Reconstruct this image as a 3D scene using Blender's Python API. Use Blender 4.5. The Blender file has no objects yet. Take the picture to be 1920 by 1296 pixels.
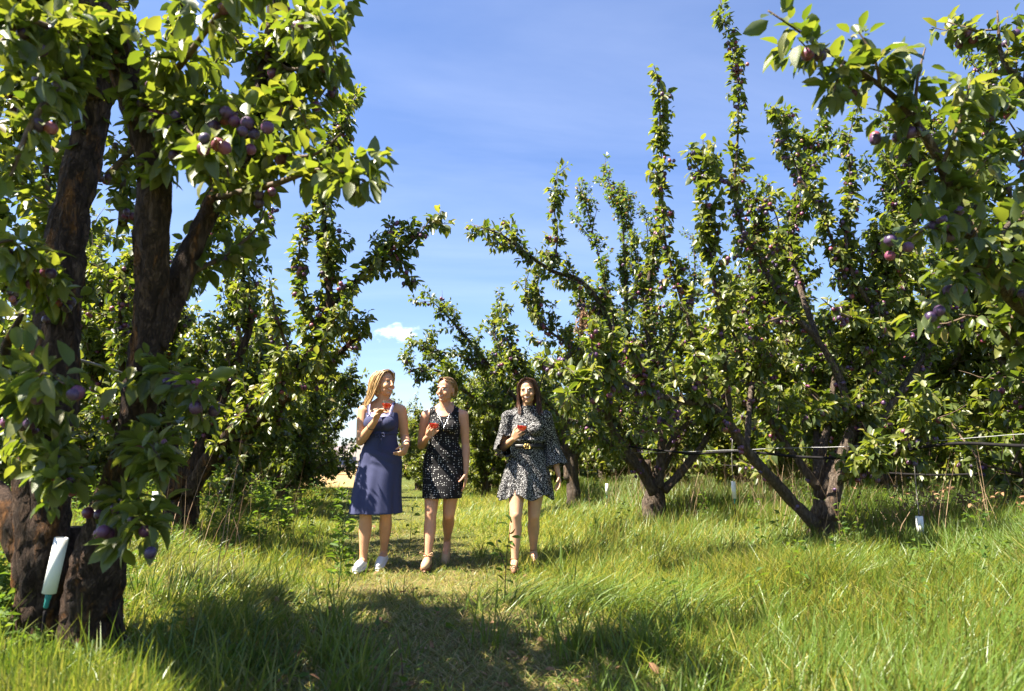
import bpy, math, random
import numpy as np
from mathutils import Vector, Matrix
from mathutils.bvhtree import BVHTree

scene = bpy.context.scene
COL = scene.collection
R = math.radians
random.seed(5)
RNG = np.random.default_rng(11)

# ------------------------------------------------------------------ camera, sky, sun, exposure
F, CX, CY, CAM_H = 1280.0, 960.0, 648.0, 0.92          # the photograph's own pixels (1920 x 1296)
PITCH = math.atan(212.0 / F)
cam_data = bpy.data.cameras.new('camera')
cam_data.sensor_width = 36.0
cam_data.lens = 24.0
cam_data.clip_start = 0.05
cam_data.clip_end = 9000.0
cam_data.dof.use_dof = True
cam_data.dof.focus_distance = 6.0
cam_data.dof.aperture_fstop = 2.8
camera = bpy.data.objects.new('camera', cam_data)
camera.location = (0, 0, CAM_H)
camera.rotation_euler = (math.pi / 2 + PITCH, 0, 0)
COL.objects.link(camera)
scene.camera = camera

SUN_ELEV, SUN_AZ = R(58.0), R(-104.0)                    # azimuth clockwise from +Y: the sun stands to the left
sun_vec = Vector((math.cos(SUN_ELEV) * math.sin(SUN_AZ), math.cos(SUN_ELEV) * math.cos(SUN_AZ), math.sin(SUN_ELEV)))
sun_data = bpy.data.lights.new('sun', 'SUN')
sun_data.energy = 5.0
sun_data.angle = R(0.53)
sun_data.color = (1.0, 0.92, 0.77)
sun = bpy.data.objects.new('sun', sun_data)
sun.rotation_euler = (-sun_vec).to_track_quat('-Z', 'Y').to_euler()
sun.location = (-20, 0, 30)
COL.objects.link(sun)

world = bpy.data.worlds.new('World')
scene.world = world
world.use_nodes = True
wn, wl = world.node_tree.nodes, world.node_tree.links
wn.clear()
w_out = wn.new('ShaderNodeOutputWorld')
w_bg = wn.new('ShaderNodeBackground')
w_sky = wn.new('ShaderNodeTexSky')
w_sky.sky_type = 'NISHITA'
w_sky.sun_disc = False
w_sky.sun_elevation = SUN_ELEV
w_sky.sun_rotation = SUN_AZ
w_sky.altitude = 100
w_sky.air_density = 1.0
w_sky.dust_density = 0.6
w_sky.ozone_density = 2.5
w_bg.inputs['Strength'].default_value = 0.051
w_tint = wn.new('ShaderNodeMix'); w_tint.data_type = 'RGBA'; w_tint.blend_type = 'MULTIPLY'
w_tint.inputs[0].default_value = 1.0
w_tint.inputs[7].default_value = (0.86, 0.89, 1.06, 1)
# thin high cloud: a streaky veil and a few small puffs, the same all round the sky
w_geo = wn.new('ShaderNodeTexCoord')
w_sep = wn.new('ShaderNodeSeparateXYZ'); wl.new(w_geo.outputs['Generated'], w_sep.inputs[0])
w_zc = wn.new('ShaderNodeMath'); w_zc.operation = 'ADD'; w_zc.inputs[1].default_value = 0.12
w_za = wn.new('ShaderNodeMath'); w_za.operation = 'MAXIMUM'; w_za.inputs[1].default_value = 0.0
wl.new(w_sep.outputs[2], w_za.inputs[0]); wl.new(w_za.outputs[0], w_zc.inputs[0])
w_dx = wn.new('ShaderNodeMath'); w_dx.operation = 'DIVIDE'
w_dy = wn.new('ShaderNodeMath'); w_dy.operation = 'DIVIDE'
wl.new(w_sep.outputs[0], w_dx.inputs[0]); wl.new(w_zc.outputs[0], w_dx.inputs[1])
wl.new(w_sep.outputs[1], w_dy.inputs[0]); wl.new(w_zc.outputs[0], w_dy.inputs[1])
w_com = wn.new('ShaderNodeCombineXYZ')
wl.new(w_dx.outputs[0], w_com.inputs[0]); wl.new(w_dy.outputs[0], w_com.inputs[1])
w_map = wn.new('ShaderNodeMapping'); w_map.inputs['Scale'].default_value = (0.35, 1.3, 1.0)
w_map.inputs['Rotation'].default_value = (0, 0, 0.25)
wl.new(w_com.outputs[0], w_map.inputs[0])
w_no = wn.new('ShaderNodeTexNoise'); w_no.inputs['Scale'].default_value = 1.1
w_no.inputs['Detail'].default_value = 7.0; w_no.inputs['Roughness'].default_value = 0.58
w_no.inputs['Distortion'].default_value = 0.6
wl.new(w_map.outputs[0], w_no.inputs[0])
w_ra = wn.new('ShaderNodeMapRange'); w_ra.inputs['From Min'].default_value = 0.42
w_ra.inputs['From Max'].default_value = 0.82; w_ra.inputs['To Max'].default_value = 0.12
wl.new(w_no.outputs[0], w_ra.inputs[0])
w_no2 = wn.new('ShaderNodeTexNoise'); w_no2.inputs['Scale'].default_value = 0.9
w_no2.inputs['Detail'].default_value = 6.0; w_no2.inputs['Roughness'].default_value = 0.55
wl.new(w_com.outputs[0], w_no2.inputs[0])
w_rb = wn.new('ShaderNodeMapRange'); w_rb.inputs['From Min'].default_value = 0.66
w_rb.inputs['From Max'].default_value = 0.78; w_rb.inputs['To Max'].default_value = 0.8
wl.new(w_no2.outputs[0], w_rb.inputs[0])
w_mx = wn.new('ShaderNodeMath'); w_mx.operation = 'MAXIMUM'
wl.new(w_ra.outputs[0], w_mx.inputs[0]); wl.new(w_rb.outputs[0], w_mx.inputs[1])
# one small white cloud low over the end of the rows
_pd = Vector(((747 - CX) / F, math.cos(PITCH) - (CY - 626) / F * math.sin(PITCH), math.sin(PITCH) + (CY - 626) / F * math.cos(PITCH))).normalized()
w_sb = wn.new('ShaderNodeVectorMath'); w_sb.operation = 'SUBTRACT'; w_sb.inputs[1].default_value = _pd
wl.new(w_geo.outputs['Generated'], w_sb.inputs[0])
w_ms = wn.new('ShaderNodeVectorMath'); w_ms.operation = 'MULTIPLY'; w_ms.inputs[1].default_value = (1 / .036, 1 / .036, 1 / .017)
wl.new(w_sb.outputs[0], w_ms.inputs[0])
w_n3 = wn.new('ShaderNodeTexNoise'); w_n3.inputs['Scale'].default_value = 1.6; w_n3.inputs['Detail'].default_value = 6
wl.new(w_ms.outputs[0], w_n3.inputs['Vector'])
w_le = wn.new('ShaderNodeVectorMath'); w_le.operation = 'LENGTH'; wl.new(w_ms.outputs[0], w_le.inputs[0])
w_ad = wn.new('ShaderNodeMath'); w_ad.operation = 'MULTIPLY_ADD'; w_ad.inputs[1].default_value = 2.2
wl.new(w_n3.outputs[0], w_ad.inputs[0]); wl.new(w_le.outputs['Value'], w_ad.inputs[2])
w_rc = wn.new('ShaderNodeMapRange'); w_rc.inputs['From Min'].default_value = 1.9; w_rc.inputs['From Max'].default_value = 1.25; w_rc.inputs['To Max'].default_value = 0.85
wl.new(w_ad.outputs[0], w_rc.inputs[0])
w_mx0 = w_mx
w_mx = wn.new('ShaderNodeMath'); w_mx.operation = 'MAXIMUM'
wl.new(w_mx0.outputs[0], w_mx.inputs[0]); wl.new(w_rc.outputs[0], w_mx.inputs[1])
w_cl = wn.new('ShaderNodeMix'); w_cl.data_type = 'RGBA'
w_cl.inputs[7].default_value = (8.6, 9.0, 10.0, 1)
wl.new(w_sky.outputs[0], w_tint.inputs[6])
wl.new(w_tint.outputs[2], w_cl.inputs[6])
wl.new(w_mx.outputs[0], w_cl.inputs[0])
wl.new(w_cl.outputs[2], w_bg.inputs['Color'])
wl.new(w_bg.outputs[0], w_out.inputs['Surface'])

vs = scene.view_settings
vs.view_transform = 'Standard'
vs.look = 'None'
vs.gamma = 1.0
vs.use_curve_mapping = False
vs.exposure = 2.28
scene.display_settings.display_device = 'sRGB'
cy = scene.cycles
cy.max_bounces = 8
cy.diffuse_bounces = 4
cy.glossy_bounces = 3
cy.transmission_bounces = 8
cy.transparent_max_bounces = 8
cy.use_denoising = True
cy.caustics_reflective = False
cy.caustics_refractive = False


def P(px, py, Y):
    """The point at depth Y that stands on the photograph's pixel (px, py)."""
    u, v = (px - CX) / F, (CY - py) / F
    s, c = math.sin(PITCH), math.cos(PITCH)
    dy = c - v * s
    dz = s + v * c
    t = Y / dy
    return np.array((u * t, Y, CAM_H + dz * t))


# ------------------------------------------------------------------ object helpers
def tag(o, label=None, cat=None, group=None, kind=None):
    if label: o['label'] = label
    if cat: o['category'] = cat
    if group: o['group'] = group
    if kind: o['kind'] = kind
    return o


def empty(name, loc, rz=0.0):
    o = bpy.data.objects.new(name, None)
    o.empty_display_size = 0.1
    o.location = loc
    o.rotation_euler = (0, 0, rz)
    COL.objects.link(o)
    return o


def link(name, me, parent=None, loc=(0, 0, 0)):
    o = bpy.data.objects.new(name, me)
    o.location = loc
    if parent is not None:
        o.parent = parent
    COL.objects.link(o)
    return o


def copy_tree(o, parent=None):
    c = o.copy()
    COL.objects.link(c)
    c.parent = parent
    for ch in list(o.children):
        copy_tree(ch, c)
    return c


def fast_mesh(name, V, loops, starts, mats=(), attrs=None, smooth=True, mat_idx=None):
    V = np.ascontiguousarray(V, dtype=np.float32)
    me = bpy.data.meshes.new(name)
    me.vertices.add(len(V))
    me.vertices.foreach_set('co', V.ravel())
    me.loops.add(len(loops))
    me.loops.foreach_set('vertex_index', np.ascontiguousarray(loops, dtype=np.int32))
    me.polygons.add(len(starts))
    me.polygons.foreach_set('loop_start', np.ascontiguousarray(starts, dtype=np.int32))
    if mat_idx is not None:
        me.polygons.foreach_set('material_index', np.ascontiguousarray(mat_idx, dtype=np.int32))
    for m in mats:
        me.materials.append(m)
    if attrs:
        for k, a in attrs.items():
            at = me.attributes.new(k, 'FLOAT', 'POINT')
            at.data.foreach_set('value', np.ascontiguousarray(a, dtype=np.float32))
    me.update(calc_edges=True)
    if smooth:
        me.polygons.foreach_set('use_smooth', np.ones(len(starts), dtype=bool))
    return me


class MB:
    """Collects lists of vertices and faces for one mesh."""
    def __init__(self):
        self.v, self.f, self.n, self.mi = [], [], 0, []

    def add(self, V, faces, mi=0):
        V = np.asarray(V, dtype=float)
        self.v.append(V)
        for f in faces:
            self.f.append(tuple(i + self.n for i in f))
            self.mi.append(mi)
        self.n += len(V)

    def mesh(self, name, mats=(), smooth=True):
        me = bpy.data.meshes.new(name)
        V = np.concatenate(self.v) if self.v else np.zeros((0, 3))
        me.from_pydata(V.tolist(), [], self.f)
        for m in (mats if isinstance(mats, (list, tuple)) else [mats]):
            me.materials.append(m)
        if smooth:
            me.polygons.foreach_set('use_smooth', np.ones(len(self.f), dtype=bool))
        me.polygons.foreach_set('material_index', np.array(self.mi, dtype=np.int32))
        me.update()
        return me

    def build(self, name, mats, parent=None, smooth=True, loc=(0, 0, 0)):
        return link(name, self.mesh(name, mats, smooth), parent, loc)


def grid_faces(n, m, off=0, closed=True):
    out = []
    for i in range(n - 1):
        for j in range(m if closed else m - 1):
            a, b = i * m + j, i * m + (j + 1) % m
            out.append((a + off, b + off, b + m + off, a + m + off))
    return out


def frames(pts):
    T = np.gradient(pts, axis=0)
    T /= np.linalg.norm(T, axis=1)[:, None] + 1e-9
    N = np.zeros_like(T)
    ref = np.array((1.0, 0, 0)) if abs(T[0][0]) < 0.8 else np.array((0, 1.0, 0))
    for i in range(len(T)):
        n = ref - T[i] * ref.dot(T[i])
        n /= np.linalg.norm(n) + 1e-9
        N[i] = n
        ref = n
    return T, N, np.cross(T, N)


def tube(mb, pts, r, seg=8, cap=True, mi=0, squash=1.0):
    pts = np.asarray(pts, dtype=float)
    r = np.broadcast_to(np.asarray(r, dtype=float), (len(pts),))
    T, N, B = frames(pts)
    a = np.linspace(0, 2 * math.pi, seg, endpoint=False)
    V = pts[:, None, :] + r[:, None, None] * (np.cos(a)[None, :, None] * N[:, None, :] + squash * np.sin(a)[None, :, None] * B[:, None, :])
    V = V.reshape(-1, 3)
    fs = grid_faces(len(pts), seg)
    if cap:
        fs.append(tuple(range(seg))[::-1])
        fs.append(tuple(range((len(pts) - 1) * seg, len(pts) * seg)))
    mb.add(V, fs, mi)


def lathe(mb, prof, c, seg=20, mi=0, axis=None):
    """Revolves (radius, height) pairs round the vertical (or round AXIS) through c."""
    z = np.array((0, 0, 1.0)) if axis is None else np.asarray(axis, float) / np.linalg.norm(axis)
    x = np.cross(z, (0, 1.0, 0.01)); x /= np.linalg.norm(x)
    y = np.cross(z, x)
    a = np.linspace(0, 2 * math.pi, seg, endpoint=False)
    V = []
    for (rr, h) in prof:
        V.append(np.asarray(c) + h * z + rr * (np.cos(a)[:, None] * x + np.sin(a)[:, None] * y))
    mb.add(np.concatenate(V), grid_faces(len(prof), seg), mi)


def box(mb, lo, hi, mi=0):
    (a, b, c), (d, e, f) = lo, hi
    V = [(a, b, c), (d, b, c), (d, e, c), (a, e, c), (a, b, f), (d, b, f), (d, e, f), (a, e, f)]
    mb.add(V, [(0, 3, 2, 1), (4, 5, 6, 7), (0, 1, 5, 4), (1, 2, 6, 5), (2, 3, 7, 6), (3, 0, 4, 7)], mi)


def vnoise(p, seed=0):
    """Value noise in three dimensions, -1..1."""
    p = np.asarray(p, dtype=np.float64)
    i = np.floor(p).astype(np.int64)
    f = p - i
    f = f * f * (3 - 2 * f)

    def h(ix, iy, iz):
        n = (ix * 374761393 + iy * 668265263 + iz * 2147483647 + seed * 974634777) & 0xFFFFFFFF
        n = ((n ^ (n >> 13)) * 1274126177) & 0xFFFFFFFF
        n = ((n ^ (n >> 16)) * 2246822519) & 0xFFFFFFFF
        return (n ^ (n >> 15)) / 2147483648.0 - 1.0
    x, y, z = i[..., 0], i[..., 1], i[..., 2]
    fx, fy, fz = f[..., 0], f[..., 1], f[..., 2]
    c = 0
    for dx in (0, 1):
        for dy in (0, 1):
            for dz in (0, 1):
                w = (fx if dx else 1 - fx) * (fy if dy else 1 - fy) * (fz if dz else 1 - fz)
                c = c + w * h(x + dx, y + dy, z + dz)
    return c


def noise2(x, y, s, seed=0):
    return vnoise(np.stack([np.asarray(x) * s, np.asarray(y) * s, np.full(np.shape(x), 0.37)], -1), seed)


def smoothstep(a, b, x):
    t = np.clip((x - a) / (b - a), 0, 1)
    return t * t * (3 - 2 * t)


def unit(v):
    return v / (np.linalg.norm(v, axis=-1, keepdims=True) + 1e-9)


def spline(pts, step):
    """Catmull-Rom through pts (any number of columns; the first three are a position)."""
    p = np.asarray(pts, dtype=float)
    if len(p) == 2:
        p = np.stack([p[0], (p[0] + p[1]) / 2, p[1]])
    q = np.concatenate([[2 * p[0] - p[1]], p, [2 * p[-1] - p[-2]]])
    out = []
    for i in range(1, len(q) - 2):
        L = np.linalg.norm(q[i + 1][:3] - q[i][:3])
        n = max(1, int(round(L / step)))
        t = np.arange(n)[:, None] / n
        a, b, c, d = q[i - 1], q[i], q[i + 1], q[i + 2]
        out.append(0.5 * (2 * b + (c - a) * t + (2 * a - 5 * b + 4 * c - d) * t ** 2 + (3 * b - a - 3 * c + d) * t ** 3))
    out.append(p[-1:])
    return np.concatenate(out)


# ------------------------------------------------------------------ materials
def new_mat(name):
    m = bpy.data.materials.new(name)
    m.use_nodes = True
    nt = m.node_tree
    nt.nodes.clear()
    out = nt.nodes.new('ShaderNodeOutputMaterial')
    return m, nt.nodes, nt.links, out


def ramp(N, stops, interp='LINEAR'):
    r = N.new('ShaderNodeValToRGB')
    r.color_ramp.interpolation = interp
    e = r.color_ramp.elements
    while len(e) > 1:
        e.remove(e[-1])
    e[0].position, e[0].color = stops[0][0], (*stops[0][1], 1)
    for p_, c_ in stops[1:]:
        x = e.new(p_)
        x.color = (*c_, 1)
    return r


def simple_mat(name, col, rough=0.6, spec=0.4, noise=0.12, scale=30.0, bump=0.0, metal=0.0, sub=0.0):
    m, N, L, out = new_mat(name)
    b = N.new('ShaderNodeBsdfPrincipled')
    b.inputs['Roughness'].default_value = rough
    b.inputs['Specular IOR Level'].default_value = spec
    b.inputs['Metallic'].default_value = metal
    tc = N.new('ShaderNodeTexCoord')
    no = N.new('ShaderNodeTexNoise')
    no.inputs['Scale'].default_value = scale
    no.inputs['Detail'].default_value = 4
    L.new(tc.outputs['Object'], no.inputs['Vector'])
    c0 = tuple(max(0, x * (1 - noise)) for x in col)
    c1 = tuple(min(1, x * (1 + noise)) for x in col)
    rp = ramp(N, [(0.3, c0), (0.7, c1)])
    L.new(no.outputs[0], rp.inputs[0])
    L.new(rp.outputs[0], b.inputs['Base Color'])
    if bump:
        bp = N.new('ShaderNodeBump'); bp.inputs['Strength'].default_value = bump; bp.inputs['Distance'].default_value = 0.004
        L.new(no.outputs[0], bp.inputs['Height']); L.new(bp.outputs[0], b.inputs['Normal'])
    if sub:
        b.inputs['Subsurface Weight'].default_value = sub
        b.inputs['Subsurface Radius'].default_value = (0.012, 0.005, 0.003)
        b.inputs['Subsurface Scale'].default_value = 1.0
    L.new(b.outputs[0], out.inputs[0])
    return m


def leaf_mat(name, stops, back, trans, trans_w=0.38, rough=0.36, spec=0.5, use_obj=True, vein=True):
    """A leaf: colour by the leaf's own number, a paler underside, light through the blade."""
    m, N, L, out = new_mat(name)
    at = N.new('ShaderNodeAttribute'); at.attribute_name = 'lv'
    val = at.outputs['Fac']
    if use_obj:
        oi = N.new('ShaderNodeObjectInfo')
        ad = N.new('ShaderNodeMath'); ad.operation = 'ADD'
        fr = N.new('ShaderNodeMath'); fr.operation = 'FRACT'
        L.new(val, ad.inputs[0]); L.new(oi.outputs['Random'], ad.inputs[1]); L.new(ad.outputs[0], fr.inputs[0])
        val = fr.outputs[0]
    rp = ramp(N, stops)
    L.new(val, rp.inputs[0])
    tc = N.new('ShaderNodeTexCoord')
    no = N.new('ShaderNodeTexNoise'); no.inputs['Scale'].default_value = 55; no.inputs['Detail'].default_value = 3
    L.new(tc.outputs['Object'], no.inputs['Vector'])
    mv = N.new('ShaderNodeMix'); mv.data_type = 'RGBA'; mv.blend_type = 'MULTIPLY'; mv.inputs[0].default_value = 0.5
    nr = ramp(N, [(0.3, (0.6, 0.62, 0.6)), (0.7, (1.25, 1.2, 1.2))])
    L.new(no.outputs[0], nr.inputs[0])
    L.new(rp.outputs[0], mv.inputs[6]); L.new(nr.outputs[0], mv.inputs[7])
    geo = N.new('ShaderNodeNewGeometry')
    mb_ = N.new('ShaderNodeMix'); mb_.data_type = 'RGBA'
    mb_.inputs[7].default_value = (*back, 1)
    L.new(geo.outputs['Backfacing'], mb_.inputs[0]); L.new(mv.outputs[2], mb_.inputs[6])
    b = N.new('ShaderNodeBsdfPrincipled')
    b.inputs['Roughness'].default_value = rough
    b.inputs['Specular IOR Level'].default_value = spec
    L.new(mb_.outputs[2], b.inputs['Base Color'])
    if vein:
        bp = N.new('ShaderNodeBump'); bp.inputs['Strength'].default_value = 0.35; bp.inputs['Distance'].default_value = 0.003
        L.new(no.outputs[0], bp.inputs['Height']); L.new(bp.outputs[0], b.inputs['Normal'])
    t = N.new('ShaderNodeBsdfTranslucent')
    tr = ramp(N, trans)
    L.new(val, tr.inputs[0]); L.new(tr.outputs[0], t.inputs['Color'])
    mx = N.new('ShaderNodeMixShader'); mx.inputs[0].default_value = trans_w
    L.new(b.outputs[0], mx.inputs[1]); L.new(t.outputs[0], mx.inputs[2])
    L.new(mx.outputs[0], out.inputs[0])
    return m


M = {}
M['leaf'] = leaf_mat('plum_leaf',
                     [(0.0, (0.040, 0.064, 0.014)), (0.35, (0.075, 0.10, 0.022)), (0.7, (0.118, 0.135, 0.032)), (0.93, (0.155, 0.16, 0.042)), (1.0, (0.18, 0.14, 0.045))],
                     (0.075, 0.10, 0.038),
                     [(0.0, (0.13, 0.21, 0.012)), (0.6, (0.27, 0.34, 0.022)), (1.0, (0.43, 0.43, 0.04))], 0.33, rough=0.40, spec=0.46)
M['pear_leaf'] = leaf_mat('pale_leaf',
                          [(0.0, (0.055, 0.095, 0.018)), (0.6, (0.09, 0.13, 0.022)), (0.88, (0.12, 0.14, 0.025)), (1.0, (0.22, 0.08, 0.04))],
                          (0.10, 0.13, 0.05),
                          [(0.0, (0.16, 0.28, 0.02)), (0.85, (0.28, 0.36, 0.03)), (1.0, (0.4, 0.16, 0.05))], 0.38)
M['weed_leaf'] = leaf_mat('weed_leaf',
                          [(0.0, (0.04, 0.085, 0.015)), (0.7, (0.075, 0.13, 0.02)), (1.0, (0.12, 0.15, 0.025))],
                          (0.08, 0.13, 0.04),
                          [(0.0, (0.14, 0.26, 0.015)), (1.0, (0.28, 0.36, 0.03))], 0.38, rough=0.6, spec=0.2, use_obj=False)
M['dead_leaf'] = leaf_mat('dead_leaf',
                          [(0.0, (0.16, 0.08, 0.04)), (0.6, (0.26, 0.15, 0.08)), (1.0, (0.36, 0.24, 0.15))],
                          (0.26, 0.18, 0.11), [(0.0, (0.2, 0.11, 0.05)), (1.0, (0.34, 0.2, 0.1))], 0.2, rough=0.7, spec=0.2, use_obj=False)
M['grass'] = leaf_mat('grass_blade',
                      [(0.0, (0.04, 0.07, 0.018)), (0.3, (0.13, 0.155, 0.034)), (0.6, (0.265, 0.255, 0.066)), (0.8, (0.37, 0.32, 0.10)), (0.86, (0.30, 0.24, 0.10)), (1.0, (0.40, 0.30, 0.15))],
                      (0.085, 0.14, 0.02),
                      [(0.0, (0.11, 0.20, 0.012)), (0.45, (0.32, 0.38, 0.03)), (0.8, (0.48, 0.45, 0.07)), (0.9, (0.38, 0.28, 0.09)), (1.0, (0.38, 0.28, 0.11))],
                      0.34, rough=0.42, spec=0.4, use_obj=False, vein=False)


def bark_mat(name, dark, mid, light, orange, scale=1.0, orange_amt=0.5):
    m, N, L, out = new_mat(name)
    tc = N.new('ShaderNodeTexCoord')
    mp = N.new('ShaderNodeMapping'); mp.inputs['Scale'].default_value = (1, 1, 0.32)
    L.new(tc.outputs['Object'], mp.inputs[0])
    no = N.new('ShaderNodeTexNoise'); no.inputs['Scale'].default_value = 26 * scale; no.inputs['Detail'].default_value = 8; no.inputs['Roughness'].default_value = 0.65
    no.inputs['Distortion'].default_value = 0.5
    vo = N.new('ShaderNodeTexVoronoi'); vo.feature = 'DISTANCE_TO_EDGE'; vo.inputs['Scale'].default_value = 30 * scale
    L.new(mp.outputs[0], no.inputs['Vector'])
    ds = N.new('ShaderNodeMix'); ds.data_type = 'RGBA'; ds.inputs[0].default_value = 0.16
    L.new(mp.outputs[0], ds.inputs[6]); L.new(no.outputs['Color'], ds.inputs[7]); L.new(ds.outputs[2], vo.inputs['Vector'])
    rp = ramp(N, [(0.28, dark), (0.5, mid), (0.72, light)])
    L.new(no.outputs[0], rp.inputs[0])
    n2 = N.new('ShaderNodeTexNoise'); n2.inputs['Scale'].default_value = 9 * scale; n2.inputs['Detail'].default_value = 5; n2.inputs['Roughness'].default_value = 0.7
    L.new(mp.outputs[0], n2.inputs['Vector'])
    rg = N.new('ShaderNodeMapRange'); rg.inputs['From Min'].default_value = 0.55; rg.inputs['From Max'].default_value = 0.66; rg.inputs['To Max'].default_value = orange_amt
    L.new(n2.outputs[0], rg.inputs[0])
    mo = N.new('ShaderNodeMix'); mo.data_type = 'RGBA'; mo.inputs[7].default_value = (*orange, 1)
    L.new(rg.outputs[0], mo.inputs[0]); L.new(rp.outputs[0], mo.inputs[6])
    b = N.new('ShaderNodeBsdfPrincipled'); b.inputs['Roughness'].default_value = 0.85; b.inputs['Specular IOR Level'].default_value = 0.2
    L.new(mo.outputs[2], b.inputs['Base Color'])
    mh = N.new('ShaderNodeMath'); mh.operation = 'MINIMUM'; mh.inputs[1].default_value = 0.12
    L.new(vo.outputs['Distance'], mh.inputs[0])
    ma = N.new('ShaderNodeMath'); ma.operation = 'MULTIPLY_ADD'; ma.inputs[1].default_value = 4.0
    L.new(mh.outputs[0], ma.inputs[0]); L.new(no.outputs[0], ma.inputs[2])
    bp = N.new('ShaderNodeBump'); bp.inputs['Strength'].default_value = 1.0; bp.inputs['Distance'].default_value = 0.03
    L.new(ma.outputs[0], bp.inputs['Height']); L.new(bp.outputs[0], b.inputs['Normal'])
    L.new(b.outputs[0], out.inputs[0])
    return m


M['bark_dark'] = bark_mat('dark_bark', (0.02, 0.012, 0.008), (0.065, 0.040, 0.028), (0.15, 0.10, 0.07), (0.26, 0.11, 0.03), 1.0, 0.8)
M['bark'] = bark_mat('plum_bark', (0.05, 0.035, 0.028), (0.12, 0.09, 0.07), (0.24, 0.19, 0.15), (0.27, 0.14, 0.05), 1.2, 0.35)
M['twig'] = simple_mat('twig_bark', (0.11, 0.075, 0.05), 0.75, 0.25, 0.35, 40, 0.3)


def plum_mat():
    m, N, L, out = new_mat('plum_skin')
    oi = N.new('ShaderNodeObjectInfo')
    at = N.new('ShaderNodeAttribute'); at.attribute_name = 'lv'
    ad = N.new('ShaderNodeMath'); ad.operation = 'ADD'
    fr = N.new('ShaderNodeMath'); fr.operation = 'FRACT'
    L.new(at.outputs['Fac'], ad.inputs[0]); L.new(oi.outputs['Random'], ad.inputs[1]); L.new(ad.outputs[0], fr.inputs[0])
    rp = ramp(N, [(0, (0.03, 0.012, 0.04)), (0.45, (0.06, 0.014, 0.05)), (0.75, (0.13, 0.02, 0.055)), (0.95, (0.24, 0.035, 0.05)), (1, (0.32, 0.10, 0.06))])
    L.new(fr.outputs[0], rp.inputs[0])
    tc = N.new('ShaderNodeTexCoord')
    no = N.new('ShaderNodeTexNoise'); no.inputs['Scale'].default_value = 38; no.inputs['Detail'].default_value = 4
    L.new(tc.outputs['Object'], no.inputs['Vector'])
    rg = N.new('ShaderNodeMapRange'); rg.inputs['From Min'].default_value = 0.42; rg.inputs['From Max'].default_value = 0.68; rg.inputs['To Max'].default_value = 0.6
    L.new(no.outputs[0], rg.inputs[0])
    mx = N.new('ShaderNodeMix'); mx.data_type = 'RGBA'; mx.inputs[7].default_value = (0.13, 0.11, 0.23, 1)
    L.new(rg.outputs[0], mx.inputs[0]); L.new(rp.outputs[0], mx.inputs[6])
    b = N.new('ShaderNodeBsdfPrincipled'); b.inputs['Roughness'].default_value = 0.42
    L.new(mx.outputs[2], b.inputs['Base Color'])
    L.new(b.outputs[0], out.inputs[0])
    return m


M['plum'] = plum_mat()
# ------------------------------------------------------------------ ground
def path_x(y):
    return -0.1 - 0.22 * (np.asarray(y, dtype=float) - 2.6)


def row_l(y):
    return -2.0 - 0.27 * (np.asarray(y, dtype=float) - 3.2)


def row_r(y):
    return 3.0 - 0.30 * (np.asarray(y, dtype=float) - 6.9)


def field_mask(x, y):
    """1 where the orchard ends and the dry field begins."""
    x, y = np.asarray(x, float), np.asarray(y, float)
    a = smoothstep(20.5, 23.0, y + 1.2 * noise2(x, y, 0.4, 5))
    b = np.maximum(smoothstep(44, 50, y), smoothstep(-0.40, -0.36, x / np.maximum(y, 1)) * (1 - smoothstep(-0.225, -0.19, x / np.maximum(y, 1))))
    return a * b


def gz(x, y):
    x, y = np.asarray(x, float), np.asarray(y, float)
    d = np.hypot(x, y)
    near = np.exp(-(d / 40.0) ** 2)
    h = near * (0.05 * noise2(x, y, 0.55, 1) + 0.025 * noise2(x, y, 1.7, 2))
    berm = np.exp(-((x - row_l(y)) / 0.8) ** 2) + np.exp(-((x - row_r(y)) / 0.9) ** 2)
    h = h + near * 0.07 * berm
    return h + 0.004 * np.clip(y - 24, 0, 60)


def straw_amt(x, y):
    d = np.abs(np.asarray(x) - path_x(y))
    a = (1 - smoothstep(0.3, 1.15, d)) * (0.62 - 0.35 * smoothstep(5.5, 9.0, np.asarray(y)))
    return np.clip(a * (0.75 + 0.9 * noise2(x, y, 1.3, 9)) + 0.30 * np.clip(noise2(x, y, 0.9, 4) - 0.1, 0, 1) * (1 - smoothstep(1.6, 3.0, d)), 0, 1)


def sinh_axis(n, reach, tight):
    t = np.linspace(-1, 1, n)
    return reach * np.sinh(tight * t) / math.sinh(tight)


gx = sinh_axis(180, 4500.0, 9.2)
gy = sinh_axis(210, 4500.0, 9.2) + 6.0
GX, GY = np.meshgrid(gx, gy)
GZ = gz(GX, GY)
V = np.stack([GX, GY, GZ], -1).reshape(-1, 3)
n_, m_ = GX.shape
ii, jj = np.meshgrid(np.arange(n_ - 1), np.arange(m_ - 1), indexing='ij')
a_ = (ii * m_ + jj).ravel()
loops = np.stack([a_, a_ + 1, a_ + 1 + m_, a_ + m_], -1).ravel()


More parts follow.
